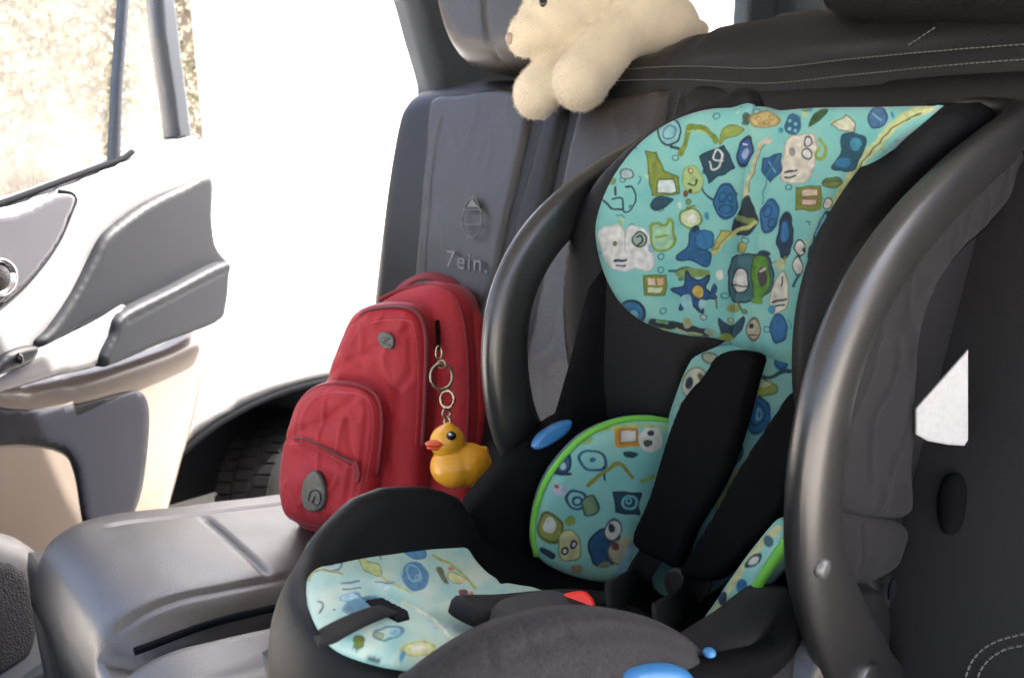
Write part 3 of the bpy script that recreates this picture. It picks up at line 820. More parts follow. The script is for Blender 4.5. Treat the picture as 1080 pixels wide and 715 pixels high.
door = dslab('door', [(-40, 228), (0, 214), (60, 194), (120, 169), (160, 156), (201, 142), (214, 160), (224, 190), (222, 205), (160, 218), (100, 260), (60, 340), (-40, 420)], M['door_white'], 0, bulge=.03, rim=.05, thick=.04, n=4, parent=car)
door['label'] = 'open rear door with grey and silver inner trim'
dslab('window_frame', [(163, -60), (182, -60), (184, 0), (191, 60), (202, 143), (186, 146), (180, 100), (171, 40)], M['bluegrey'], 0.005, bulge=.006, rim=.008, thick=.04, step=.008, closed_spline=False)
dslab('divider_bar', [(133, -40), (139, -40), (136, 10), (130, 90), (127, 172), (120, 172), (123, 100), (130, 10)], M['bluegrey'], .008, bulge=.004, rim=.005, thick=.02, step=.005, closed_spline=False)
dslab('window_glass', [(-60, -60), (133, -60), (124, 170), (60, 195), (-60, 240)], M['hazy_glass'], -.01, bulge=0.0005, rim=.01, thick=.003, closed_spline=False, step=.05)
dslab('quarter_glass', [(137, -60), (166, -60), (186, 146), (126, 170)], M['hazy_glass'], -.01, bulge=0.0005, rim=.01, thick=.003, closed_spline=False, step=.05)
# black weather seal under the glass
tube('weather_seal', [DP.off(.012).hit(q) for q in [(-20, 222), (20, 208), (60, 193), (100, 178), (128, 168), (140, 160)]], .007, M['van_black'], door, 4, 8)
dslab('trim_panel', [(-40, 240), (20, 222), (60, 203), (74, 203), (80, 210), (76, 222), (60, 258), (30, 296), (0, 322), (-40, 345)], M['door_silver'], .030, bulge=.006, rim=.010, thick=.03, n=5, step=.008)
tube('trim_seam', [DP.off(.033).hit(q) for q in [(62, 201), (74, 203), (80, 210), (76, 222), (60, 258), (30, 296), (0, 322), (-30, 342)]], .0035, M['door_navy'], door, 6, 8)
dslab('insert_panel', [(220, 186), (190, 197), (155, 214), (126, 234), (108, 250), (95, 276), (75, 312), (52, 346), (38, 360), (48, 364), (85, 345), (132, 326), (190, 306), (240, 284), (236, 272), (226, 258), (222, 230)], M['door_grey'], .035, bulge=.012, rim=.016, thick=.05, n=5, step=.008)
dslab('armrest', [(127, 331), (180, 304), (237, 276), (239, 295), (236, 322), (227, 340), (170, 362), (114, 386), (107, 382), (108, 372), (118, 352)], M['door_grey'], .07, bulge=.012, rim=.012, thick=.08, n=5, step=.006,
      grooves=[([(132, 338), (180, 313), (238, 284)], .004, .004)])
dslab('pull_trim', [(-40, 412), (0, 396), (30, 376), (60, 360), (100, 340), (128, 322), (131, 326), (118, 352), (104, 384), (60, 396), (20, 408), (-40, 424)], M['door_white'], .05, bulge=.012, rim=.016, thick=.04, n=4, step=.01)
dslab('lock_switch', [(-6, 388), (8, 374), (28, 366), (40, 366), (36, 378), (18, 388), (0, 394)], M['bluegrey'], .066, bulge=.008, rim=.01, thick=.015, step=.006)
ellipsoid('button', DP.off(.078).hit((21, 378)), (.012, .007, .012), M['eye_black'], door)
lathe('speaker_ring', [(.0, .0), (.028, .0), (.03, .012), (.036, .012), (.038, 0)], DP.off(.045).hit((-3, 292)), dn, M['chrome'], door)
lathe('tweeter', [(.0, .012), (.02, .01), (.028, .002)], DP.off(.046).hit((-3, 292)), dn, M['speaker'], door)
dslab('lower_panel', [(-60, 408), (20, 402), (100, 388), (170, 366), (212, 350), (208, 400), (200, 440), (186, 490), (172, 540), (160, 600), (-60, 640)], M['door_beige'], -.01, bulge=.035, rim=.05, thick=.05, n=4, step=.02)
dslab('shade_patch', [(-40, 428), (30, 432), (90, 424), (140, 412), (156, 425), (156, 470), (146, 530), (120, 570), (92, 560), (80, 500), (66, 476), (20, 468), (-40, 470)], M['door_navy'], .027, bulge=.004, rim=.02, thick=.03, n=4, step=.015)  # dark slab painted in for the shadow and reflection on the beige panel
dslab('map_pocket', [(-60, 560), (0, 562), (26, 574), (40, 592), (44, 640), (40, 720), (-60, 760)], M['door_white'], .12, bulge=.05, rim=.05, thick=.1, n=4, step=.012)
dslab('speaker_grille', [(-60, 590), (0, 590), (18, 596), (30, 612), (38, 660), (30, 690), (0, 712), (-60, 740)], M['speaker'], .165, bulge=.01, rim=.02, thick=.02, n=4, step=.01)

# ------------------------------------------------------------------ rear bench
bench = thing('rear_bench_seat', 'black leather rear bench of the car, with headrests and grey stitching', 'car seat', (-.7, .75, .4))
BP = Plane((0, 1.12, 1.5), (0, -1, .3))
LE = M['leather']
st1 = [(462, 101), (500, 95), (544, 89), (640, 82), (720, 80), (807, 84), (900, 75), (1000, 65), (1090, 58)]
st2 = [(720, 70), (807, 72), (900, 62), (1000, 53), (1090, 46)]
bo = [(403, 330), (407, 290), (415, 220), (428, 140), (440, 110), (462, 94), (510, 87), (600, 80), (680, 62), (740, 38), (800, 22), (860, 13), (940, 9), (1100, 0), (1500, -40), (1500, 900), (900, 900), (560, 640), (420, 470), (400, 400)]
pillow('backrest', bo, BP, LE, bench, bulge=.05, rim=.07, thick=.13, step=.012, n=4,
       grooves=[(st1, .006, .006), ([(712, 120), (722, 84), (742, 60), (760, 36)], .005, .005), ([(958, 54), (990, 28)], .004, .004)])
b2 = BP.off(.03)
pillow('back_panel', [(464, 108), (500, 100), (545, 94), (568, 104), (571, 128), (560, 180), (546, 240), (534, 300), (520, 350), (500, 420), (430, 420), (446, 290), (451, 230), (457, 160)], b2, M['leather_seat'], bench, bulge=.03, rim=.02, thick=.05, step=.006, n=5, wrinkle=(.0018, 10, .0008))
pillow('side_bolster', [(580, 126), (594, 116), (612, 114), (602, 165), (592, 212), (572, 290), (556, 330), (538, 330), (548, 245), (566, 180)], b2, LE, bench, bulge=.034, rim=.03, thick=.05, step=.008, n=5)
pillow('back_panel', [(620, 116), (660, 104), (712, 96), (716, 120), (700, 200), (660, 330), (600, 470), (545, 470), (578, 300), (597, 205)], b2, M['leather_seat'], bench, bulge=.032, rim=.024, thick=.05, step=.006, n=5, wrinkle=(.003, 12, .0015))
pillow('back_panel', [(727, 98), (807, 94), (940, 84), (1100, 74), (1240, 80), (1260, 900), (950, 900), (760, 400), (726, 200)], b2, LE, bench, bulge=.034, rim=.04, thick=.05, step=.015, n=5)


def hplane(d): return BP.off(d)


hp = Plane((0, 1.13, 1.7), (0, -1, .12))
h1 = pillow('headrest', [(470, -70), (473, 0), (478, 28), (487, 52), (501, 70), (518, 77), (550, 77), (585, 70), (600, 40), (604, -70), (540, -90)], hp.off(.02), M['leather_seat'], bench, bulge=.06, rim=.06, thick=.1, step=.008, n=5, grooves=[([(535, -60), (536, 20), (545, 78)], .006, .006)])
h2 = pillow('headrest', [(862, -60), (868, 0), (880, 14), (900, 20), (1000, 19), (1090, 22), (1180, 18), (1190, -60), (1000, -90)], hp.off(.03), LE, bench, bulge=.06, rim=.05, thick=.1, step=.01, n=5)


def stitch(pts, plane, parent, dash=.006, r=.0009, m=None):
    P = np.array([plane.hit(q) for q in pts]); P = spline(P, 12)
    seg = np.linalg.norm(np.diff(P, axis=0), axis=1); s = np.concatenate([[0], np.cumsum(seg)])
    V, Fc = [], []
    t = 0
    while t < s[-1] - dash:
        a = np.array([np.interp(t, s, P[:, i]) for i in range(3)]); b = np.array([np.interp(t + dash * .7, s, P[:, i]) for i in range(3)])
        d = (b - a) / np.linalg.norm(b - a); q = np.cross(d, plane.n); k = len(V)
        for e_ in (a, b):
            for u, v in ((-1, 0), (0, 1.3), (1, 0), (0, -1)): V.append(e_ + q * u * r + plane.n * v * r)
        for i in range(4): Fc.append((k + i, k + (i + 1) % 4, k + 4 + (i + 1) % 4, k + 4 + i))
        Fc += [(k + 3, k + 2, k + 1, k), (k + 4, k + 5, k + 6, k + 7)]
        t += dash
    mesh_obj('stitching', V, Fc, m or M['thread'], parent, smooth=False)


BF = BP.off(.0502)
stitch([(q[0], q[1] + 4) for q in st1], BF, bench); stitch([(640, 74)] + st2, BF, bench)
stitch([(710, 124), (718, 96)], BF.off(.002), bench); stitch([(958, 48), (988, 28)], BF, bench)
stitch([(464, 122), (457, 160), (451, 230), (447, 290)], BF.off(.012), bench, .007)
stitch([(1016, 720), (1026, 695), (1046, 678), (1080, 668), (1120, 664)], BF.off(.0142), bench, .008, .0012)
stitch([(1028, 720), (1038, 700), (1056, 686), (1080, 680), (1120, 676)], BF.off(.0142), bench, .008, .0012)

# pressed emblem and lettering
EP = BP.off(.0705)
em = []


def flat_poly(name, pts, plane, m, parent, th=.0012, world=False):
    return pillow(name, pts, plane, m, parent, bulge=th, rim=th * 1.5, thick=.002, step=.002, closed_spline=False, world=world)


def line_tube(name, pts, plane, r, m, parent): return tube(name, [plane.hit(q) for q in pts], r, m, parent, 5, 8)


line_tube('emblem', [(487, 232), (490, 220), (499, 207), (506, 220), (508, 232), (506, 244), (497, 251), (490, 244), (487, 232)], EP, .0016, M['emboss'], bench)
line_tube('emblem', [(489, 222), (508, 221)], EP, .0014, M['emboss'], bench)
line_tube('emblem', [(488, 237), (508, 237)], EP, .0014, M['emboss'], bench)
flat_poly('emblem', [(492, 219), (499, 209), (505, 219)], EP, M['emboss'], bench)
cu = bpy.data.curves.new('t', 'FONT'); cu.body = '7ein.'; cu.size = 1; cu.extrude = .02; cu.space_character = 1.15
to_ = bpy.data.objects.new('t', cu); COL.objects.link(to_)
tm = bpy.data.meshes.new_from_object(to_.evaluated_get(bpy.context.evaluated_depsgraph_get()))
tv = np.array([v.co for v in tm.vertices]); tf = [tuple(q.vertices) for q in tm.polygons]
bpy.data.objects.remove(to_)
a, b_, c_ = EP.hit((470, 281)), EP.hit((514, 288)), EP.hit((471, 263))
wid = tv[:, 0].max(); ux, uy = (b_ - a) / wid, (c_ - a) / .72
mesh_obj('lettering', a + tv[:, :1] * ux + tv[:, 1:2] * uy + tv[:, 2:] * EP.n * .05, tf, M['emboss'], bench, smooth=False)


def cushion(name, x0, x1, y0, y1, z, m, groove, rx=.06, ry=.10, zb=.46, slope=.2, step=.008):
    xs = np.arange(x0, x1 + step / 2, step); ys = np.arange(y0, y1 + step / 2, step)
    rows = []
    for y in ys:
        row = []
        for x in xs:
            dx = min(x - x0, x1 - x); dy = y - y0
            tx = 1 - min(dx / rx, 1); ty = 1 - min(dy / ry, 1)
            zz = z + slope * (.45 - y)
            q = min(1, math.sqrt(tx * tx + ty * ty) if (tx and ty) else max(tx, ty))
            zz -= .085 * (1 - math.sqrt(max(0, 1 - q ** 2.2)))
            zz += .010 * math.sin(math.pi * min(1, max(0, (x - x0) / (x1 - x0)))) - .004
            for (kind, c, lo, hi, wd, dp) in groove:
                u, o_ = (x, y) if kind == 'x' else (y, x)
                e_ = np.clip(min(o_ - lo, hi - o_) / .03, 0, 1)
                zz -= dp * math.exp(-((u - c) / wd) ** 2) * e_
            row.append((x, y, zz + .002 * noise.noise(Vector((x * 9, y * 9, 0)))))
        rows.append(row)
    R = np.array(rows)
    def skirt(edge, dirv):
        return [edge + np.array(dirv) * o + np.array([0, 0, -dz]) for o, dz in ((.006, .03), (.008, .08), (-.01, .2), (-.03, .34))]
    front = skirt(R[0], (0, -1, 0))[::-1]
    G_ = np.vstack([np.array(front), R])
    L_ = [G_[:, 0] + np.array([-.006, 0, -.03]), G_[:, 0] + np.array([-.004, 0, -.12]), G_[:, 0] + np.array([.02, 0, -.34])][::-1]
    R_ = [G_[:, -1] + np.array([.006, 0, -.03]), G_[:, -1] + np.array([.004, 0, -.12]), G_[:, -1] + np.array([-.02, 0, -.34])]
    full = np.concatenate([np.array(L_).transpose(1, 0, 2), G_, np.array(R_).transpose(1, 0, 2)], 1)
    return grid_obj(name, full, m, bench)


c1 = cushion('seat_cushion', -1.60, -1.10, .235, 1.06, .789, M['cushion_leather'], [('x', -1.465, .33, 1.1, .005, .009), ('x', -1.165, .25, 1.1, .005, .008), ('y', .506, -1.46, -1.17, .006, .010)], rx=.10, ry=.15, step=.006)
c2 = cushion('seat_cushion', -1.078, .38, .20, 1.06, .772, M['cushion_leather'], [('x', -.95, .3, 1.1, .008, .006)], rx=.04, ry=.13, step=.012)
def zc(y): return .789 + .2 * (.45 - y) + .0045
tube('piping', [(-1.106, .27, .78), (-1.103, .40, .775), (-1.103, .6, .735), (-1.103, .9, .67)], .006, M['van_black'], c1)
pillow('belt_buckle', [(993, 560), (988, 530), (996, 502), (1012, 500), (1018, 520), (1014, 550), (1006, 562)], BP.off(.07), M['black_fabric'], bench, bulge=.012, rim=.012, thick=.02, step=.004)

# ------------------------------------------------------------------ child seat
CX = -.525
seat = thing('child_car_seat', 'black child car seat with turquoise printed padding and a carry handle, strapped to the bench', 'child seat', (CX, .6, .76))
XN, XF = -.305, -.745
# moulded shell behind the pads: U sections from the foot to the head
sts = [((.30, 1.07), (.30, 1.08), .10), ((.36, 1.05), (.35, 1.08), .15), ((.45, 1.01), (.45, 1.07), .17), ((.56, .96), (.56, 1.04), .185), ((.66, .92), (.63, 1.03), .195),
       ((.77, .93), (.68, 1.06), .19), ((.82, 1.02), (.71, 1.12), .18), ((.86, 1.18), (.735, 1.2), .172), ((.89, 1.34), (.78, 1.34), .165), ((.92, 1.49), (.86, 1.47), .16)]
rows = []
for (yf, zf), (yr, zr), ww in sts:
    r = []
    for k in range(13):
        t = -1 + k / 6; q = abs(t) ** 3
        r.append((CX + ww * math.copysign(min(1, abs(t) * 1.12), t), yf + (yr - yf) * q, zf + (zr - zf) * q))
    rows.append(r)
loft('seat_shell', rows, M['black_fabric'], seat, 5, 3, thick=.02)
# outer base under the pan and behind the back
rows = []
for y, zt, zb, wt, wb in [(.27, 1.02, .82, .13, .09), (.36, 1.0, .79, .17, .14), (.55, .96, .78, .19, .17), (.75, .92, .78, .2, .17), (.88, .92, .79, .2, .15)]:
    rows.append([(CX + wt * c, y, zt) for c in (-1, -.5, 0, .5, 1)] + [(CX + (wt + wb) / 2 * 1, y, (zt + zb) / 2), (CX + wb, y, zb), (CX, y, zb - .0), (CX - wb, y, zb), (CX - (wt + wb) / 2, y, (zt + zb) / 2)])
R_ = np.array(rows)
B_ = np.array([spline(R_[:, j], 4) for j in range(R_.shape[1])]).transpose(1, 0, 2)
grid_obj('seat_base', B_, M['shell_plastic'], seat, closed_v=True, cap=True)


# padded foot rim: rings round the front of the pan, far rear -> front -> near rear
def ring(cx, rx, yr, yf, zfun, e=2.3, n=44):
    out = []
    for k in range(n + 1):
        a = math.pi * k / n
        c, s = math.cos(a), math.sin(a)
        x = cx - rx * math.copysign(abs(c) ** (2 / e), c)
        y = yr - (yr - yf) * abs(s) ** (2 / e)
        out.append((x, y, zfun(k / n)))
    return out


def crest(s):
    # far rear dip, far side hump, low front, near hump, near rear dip
    return float(np.interp(s, [0, .03, .047, .085, .154, .203, .275, .317, .4, .5, .62, .75, .86, 1], [.99, 1.04, 1.075, 1.10, 1.124, 1.129, 1.118, 1.108, 1.104, 1.10, 1.088, 1.075, 1.05, .99]))


FX = -.554
rings = [ring(FX, .116, .60, .36, lambda s: 1.02 - .05 * abs(2 * s - 1)),
         ring(FX, .136, .60, .318, lambda s: crest(s) - .045),
         ring(FX, .142, .605, .298, lambda s: crest(s) - .012),
         ring(FX, .156, .61, .278, lambda s: crest(s)),
         ring(FX, .172, .615, .262, lambda s: crest(s) - .010),
         ring(FX, .186, .62, .248, lambda s: crest(s) - .045),
         ring(FX + .003, .192, .625, .245, lambda s: crest(s) - .10),
         ring(FX + .008, .186, .63, .255, lambda s: crest(s) - .17),
         ring(FX + .015, .165, .63, .29, lambda s: .86)]
A = np.array(rings)
B_ = np.array([spline(A[:, j], 5) for j in range(A.shape[1])]).transpose(1, 0, 2)
grid_obj('foot_rim', B_, M['dark_cover'], seat)

# printed seat pad
FP = plane3((CX, .33, 1.085), (CX + .1, .33, 1.085), (CX, .56, .985), 0)
fo = [(316, 594), (330, 580), (360, 572), (400, 570), (440, 575), (480, 589), (505, 605), (530, 620), (560, 626), (580, 640), (530, 690), (480, 715), (440, 704), (400, 697), (356, 681), (335, 656), (322, 622)]
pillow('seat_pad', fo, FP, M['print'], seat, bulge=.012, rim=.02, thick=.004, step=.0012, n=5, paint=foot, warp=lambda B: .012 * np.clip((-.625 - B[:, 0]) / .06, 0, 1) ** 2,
       grooves=[([(388, 640), (405, 634), (428, 645)], .010, .018), ([(530, 620), (480, 640), (430, 650)], .006, .004)])
flat_poly('strap_slot', [(386, 633), (402, 630), (430, 644), (432, 652), (420, 655), (400, 645)], FP.off(.0132), M['van_black'], seat, .001)
ribbon('crotch_strap', [FP.off(-.006).hit((430, 642)), FP.off(.014).hit((408, 643)), FP.off(.017).hit((386, 650)), FP.off(.018).hit((364, 660)), FP.off(.018).hit((346, 670)), FP.off(.012).hit((334, 678))], .019, .003, M['strap'], seat, tuple(FP.n))
# harness tongue lying on the pad
pillow('harness_webbing', [(476, 632), (520, 630), (590, 624), (640, 628), (650, 640), (600, 650), (540, 655), (505, 650)], FP.off(.034), M['strap'], seat, bulge=.006, rim=.008, thick=.01, step=.004)
pillow('buckle', [(520, 640), (560, 628), (590, 630), (600, 645), (560, 660), (530, 660)], FP.off(.04), M['charcoal_fabric'], seat, bulge=.008, rim=.01, thick=.015, step=.003)
pillow('release_button', [(580, 640), (588, 629), (608, 623), (621, 626), (627, 641), (600, 650)], Plane((-.45, .57, 1.03), (.5, -.5, .7)), M['red_plastic'], seat, bulge=.006, rim=.006, thick=.012, step=.002)

# grey near side wing of the foot
NP = Plane((-.385, .45, 1.1), (1, -.12, .12))
no = [(425, 730), (440, 711), (472, 687), (510, 665), (555, 649), (600, 642), (650, 645), (700, 658), (732, 678), (748, 700), (752, 730), (760, 800), (600, 860), (440, 820)]
pillow('side_cover', no, NP, M['charcoal_fabric'], seat, bulge=.03, rim=.045, thick=.01, step=.004, n=5, wrinkle=(.004, 20, .003),
       grooves=[([(520, 682), (560, 667), (620, 656), (680, 662), (725, 684), (742, 710)], .003, .005), ([(507, 672), (502, 690)], .004, .006), ([(586, 660), (585, 646)], .003, .005), ([(545, 658), (543, 668)], .003, .005), ([(616, 705), (622, 715)], .006, .005)])
pillow('blue_clip', [(655, 718), (664, 706), (690, 700), (715, 702), (730, 714), (732, 745), (655, 745)], NP.off(.03), M['blue_plastic'], seat, bulge=.01, rim=.008, thick=.01, step=.003)
ellipsoid('blue_tab', NP.off(.02).hit((748, 688)), (.006, .006, .004), M['blue_plastic'], seat)
# near fold of cover running from the pivot to the wing
NP2 = Plane((-.36, .6, 1.05), (1, 0, .2))
pillow('side_cover', [(745, 690), (790, 655), (830, 625), (850, 640), (850, 780), (760, 800), (752, 730)], NP2, M['side_fabric'], seat, bulge=.02, rim=.03, thick=.04, step=.006, wrinkle=(.003, 25),
       grooves=[([(760, 682), (790, 665), (830, 650)], .0025, .003), ([(756, 692), (768, 720)], .003, .003)])

# far inner wall
FWP = Plane((-.705, .6, 1.05), (1, -.1, .1))
pillow('inner_wall', [(498, 545), (520, 510), (560, 470), (600, 440), (660, 420), (720, 430), (720, 640), (520, 640), (505, 600)], FWP, M['black_fabric'], seat, bulge=.015, rim=.03, thick=.03, step=.008)
pillow('blue_clip', [(563, 470), (570, 458), (585, 448), (602, 443), (598, 456), (582, 468), (568, 474)], FWP.off(.014), M['blue_plastic'], seat, bulge=.005, rim=.005, thick=.006, step=.002)

# head support
HB = plane3((CX, .838, 1.43), (CX + .1, .845, 1.43), (CX, .838, 1.25))
HW = plane3((CX, .838, 1.43), (-.70, .765, 1.39), (CX, .838, 1.25))
hw_out = [(640, 178), (615, 215), (600, 255), (594, 300), (595, 350), (602, 400), (616, 442), (650, 462), (700, 460), (722, 440), (735, 380), (790, 360), (800, 112), (745, 110), (690, 135)]
pillow('head_wing', hw_out, HW.off(-.02), M['dark_cover'], seat, bulge=.018, rim=.03, thick=.05, step=.007, n=4)
hl = [(796, 116), (770, 114), (740, 117), (705, 130), (672, 154), (645, 190), (630, 228), (629, 255), (638, 290), (655, 320), (680, 340), (715, 352), (750, 356), (778, 356), (782, 300), (788, 200)]
pillow('head_pad', hl, HW.off(.004), M['print'], seat, bulge=.012, rim=.025, thick=.02, step=.001, n=5, paint=head, wrinkle=(.0015, 25))
hr = [(788, 118), (820, 117), (860, 114), (930, 113), (982, 112), (984, 115), (940, 154), (898, 208), (868, 280), (853, 340), (851, 395), (830, 388), (800, 374), (770, 360), (770, 340), (775, 280), (782, 190)]
pillow('head_pad', hr, HB.off(.001), M['print'], seat, bulge=.012, rim=.022, thick=.02, step=.001, n=5, paint=head, wrinkle=(.0015, 25),
       grooves=[([(835, 118), (815, 200), (800, 300), (800, 370)], .005, .002)])
# near bolster of the head support (we look at its front and outer side)
NB = Plane((-.385, .75, 1.4), (1, -.1, .05))
nb_out = [(1060, 108), (1020, 109), (984, 112), (940, 152), (905, 195), (878, 240), (858, 292), (848, 345), (846, 400), (850, 436), (858, 446), (868, 440), (878, 410), (907, 330), (972, 254), (1046, 192), (1092, 160), (1096, 125)]
pillow('head_bolster', nb_out, NB, M['dark_cover'], seat, bulge=.03, rim=.04, thick=.012, step=.006, n=5)

# printed back strip
BK = plane3((CX, .85, 1.26), (CX + .1, .85, 1.26), (CX, .77, .98))
pillow('back_pad', [(733, 364), (770, 352), (800, 360), (850, 372), (856, 410), (840, 480), (800, 560), (760, 620), (690, 620), (700, 480), (712, 420)], BK, M['print'], seat, bulge=.012, rim=.02, thick=.02, step=.0017, n=5, paint=back)
# shoulder pads
SP = BK.off(.045)
pillow('shoulder_pad', [(757, 376), (777, 369), (802, 374), (797, 398), (780, 461), (762, 508), (731, 560), (717, 598), (703, 594), (669, 572), (687, 524), (708, 455), (724, 419), (744, 396)], SP, M['black_fabric'], seat, bulge=.010, rim=.009, thick=.012, step=.003, n=3)
pillow('shoulder_pad', [(838, 412), (813, 445), (782, 492), (756, 539), (732, 578), (719, 604), (740, 612), (763, 608), (794, 576), (822, 545), (846, 490), (850, 430)], SP.off(.005), M['black_fabric'], seat, bulge=.010, rim=.009, thick=.012, step=.003, n=3)
# chest straps below the pads, tongue buckle
ribbon('harness_strap', [SP.off(.004).hit((690, 580)), SP.off(.0).hit((668, 612)), FP.off(.05).hit((640, 634))], .035, .003, M['strap'], seat, tuple(SP.n))
ribbon('harness_strap', [SP.off(.006).hit((742, 604)), SP.off(.0).hit((722, 632)), FP.off(.05).hit((690, 656))], .035, .003, M['strap'], seat, tuple(SP.n))
pillow('adjuster', [(702, 606), (712, 598), (722, 606), (718, 622), (708, 628), (701, 618)], SP.off(.008), M['shell_plastic'], seat, bulge=.0015, rim=.003, thick=.003, step=.002)
# hip pads with green piping
HF = plane3((-.69, .60, 1.05), (-.615, .76, 1.08), (-.64, .66, .92))
hf_out = [(711, 447), (682, 441), (651, 445), (619, 459), (590, 487), (572, 518), (563, 555), (567, 587), (603, 607), (645, 613), (680, 600), (700, 540), (715, 480)]
pillow('hip_pad', hf_out, HF, M['print'], seat, bulge=.012, rim=.02, thick=.02, step=.0012, n=5, paint=hip)
tube('piping', [HF.off(.003).hit(q) for q in [(712, 446), (682, 441), (651, 444), (619, 458), (590, 486), (571, 518), (562, 555), (566, 586)]], .0042, M['green'], seat, 6, 10)
HN = plane3((-.405, .75, 1.08), (-.405, .64, .99), (-.43, .70, 1.0))
HN = Plane((-.41, .72, 1.05), (-.2, -1, .5))
pillow('hip_pad', [(826, 545), (798, 574), (771, 611), (756, 634), (741, 657), (736, 684), (756, 684), (779, 655), (805, 614), (830, 580)], HN, M['print'], seat, bulge=.008, rim=.012, thick=.02, step=.0015, n=5, paint=hipn)
tube('piping', [HN.off(.006).hit(q) for q in [(842, 556), (826, 577), (806, 606), (786, 640), (770, 664), (748, 692)]], .006, M['green'], seat, 6, 10)

# carry handle: one arch from the near pivot, over the head, to the far pivot
arm = [(.85, .86), (.80, .91), (.735, .99), (.672, 1.075), (.640, 1.14), (.628, 1.222), (.641, 1.296), (.682, 1.356), (.752, 1.405), (.843, 1.445), (.93, 1.475), (.99, 1.494)]
path = [(XN, y, z) for y, z in arm]
path += [(XN - .012, 1.035, 1.507), (XN - .05, 1.062, 1.514), (XN - .10, 1.07, 1.517), (CX, 1.072, 1.518)]
path += [(2 * CX - x, y, z) for x, y, z in path[:-1][::-1]]
path = [(x, y + .03 * (XN - x) / .44 if abs(x - CX) < .3 else y, z) for x, y, z in path]      # the seat stands a touch askew on the bench
HPth = spline(path, 6); nH = len(HPth)


def hside(i, T):
    x = (HPth[i][0] - CX) / .22
    if abs(x) > .97: return (math.copysign(1, x), 0, 0)
    a = max(0, (abs(x) - .6) / .37)
    return (math.copysign(a, x), 1 - a + .02, (1 - a) * .1)


def hsec(i):
    s = min(i, nH - 1 - i) / (nH / 2)
    w_ = float(np.interp(s, [0, .1, .22, .5, .7, 1], [.050, .048, .037, .032, .028, .02]))
    t_ = float(np.interp(s, [0, .2, .7, 1], [.016, .017, .015, .012]))
    return sup(w_, t_, 2.7, 28)


hd_ = grid_obj('carry_handle', sweep_rows(HPth, hsec, hside), M['handle_plastic'], seat, closed_v=True, cap=True)
lathe('screw', [(.0, .002), (.004, .002), (.0085, .0015), (.0095, -.004)], (XN + .0185, 0, 0) + np.array([0, 1, 0]) * 0 + np.array([0, *Plane((XN + .0185, 0, 0), (1, 0, 0)).hit((870, 600))[1:]]), (1, 0, 0), M['screw'], seat, 24)
hubc = Plane((XN + .008, 0, 0), (1, 0, 0)).hit((902, 728))
lathe('pivot_cover', [(.0, .014), (.034, .014), (.036, .012), (.038, .004), (.039, -.02)], hubc, (1, 0, 0), M['handle_plastic'], seat, 48)
lathe('hub', [(.0, -.01), (.092, -.01), (.098, -.016), (.1, -.06)], hubc + np.array([.002, .006, .004]), (1, 0, 0), M['plastic'], seat, 64)
hubf = np.array([2 * CX - hubc[0], hubc[1], hubc[2]])
lathe('hub', [(.0, -.01), (.092, -.01), (.098, -.016), (.1, -.06)], hubf, (-1, 0, 0), M['plastic'], seat, 48)

# near outer side: grey fabric cover, shell edge, flat white patch
SPn = Plane((-.328, .85, 1.3), (1, -.04, 0))
pillow('shell_side', [(1085, 165), (1060, 205), (1035, 260), (1024, 330), (1022, 470), (1005, 540), (985, 600), (962, 650), (930, 720), (860, 720), (860, 480), (900, 330), (970, 220), (1060, 140)], SPn.off(-.03), M['shell_plastic'], seat, bulge=.02, rim=.05, thick=.008, step=.007, n=5)
pillow('side_cover', [(1085, 172), (1036, 236), (1006, 264), (978, 302), (962, 345), (957, 398), (955, 480), (953, 538), (920, 545), (872, 530), (868, 480), (880, 400), (920, 310), (990, 215), (1060, 150)], SPn, M['side_fabric'], seat, bulge=.014, rim=.022, thick=.03, step=.004, n=5, wrinkle=(.003, 18, .004),
       grooves=[([(962, 300), (985, 306)], .002, .003)])
tube('piping', [SPn.off(.004).hit(q) for q in [(1075, 190), (1037, 238), (1007, 266), (979, 304), (963, 347), (958, 400), (956, 480), (954, 540)]], .0035, M['black_fabric'], seat)
pillow('side_cover', [(870, 540), (900, 536), (950, 552), (946, 580), (938, 598), (915, 612), (890, 620), (872, 610)], SPn.off(-.004), M['side_fabric'], seat, bulge=.012, rim=.018, thick=.03, step=.004, n=5, wrinkle=(.002, 30),
       grooves=[([(897, 550), (899, 580), (896, 595)], .002, .004)])
pillow('belt_guide', [(905, 610), (938, 600), (960, 565), (985, 520), (1000, 560), (985, 620), (965, 665), (935, 690)], SPn.off(-.012), M['shell_plastic'], seat, bulge=.012, rim=.015, thick=.03, step=.005, n=4)
ellipsoid('belt_slot', SPn.off(.012).hit((941, 621)), (.004, .008, .014), M['van_black'], seat)
LB = Plane((-.318, .83, 1.2), (1, -.75, 0))
flat_poly('white_patch', [(1021, 369), (1021, 464), (1017, 470), (1000, 469), (978, 465), (966, 458), (966, 431)], LB, M['white_patch'], seat, .0006)

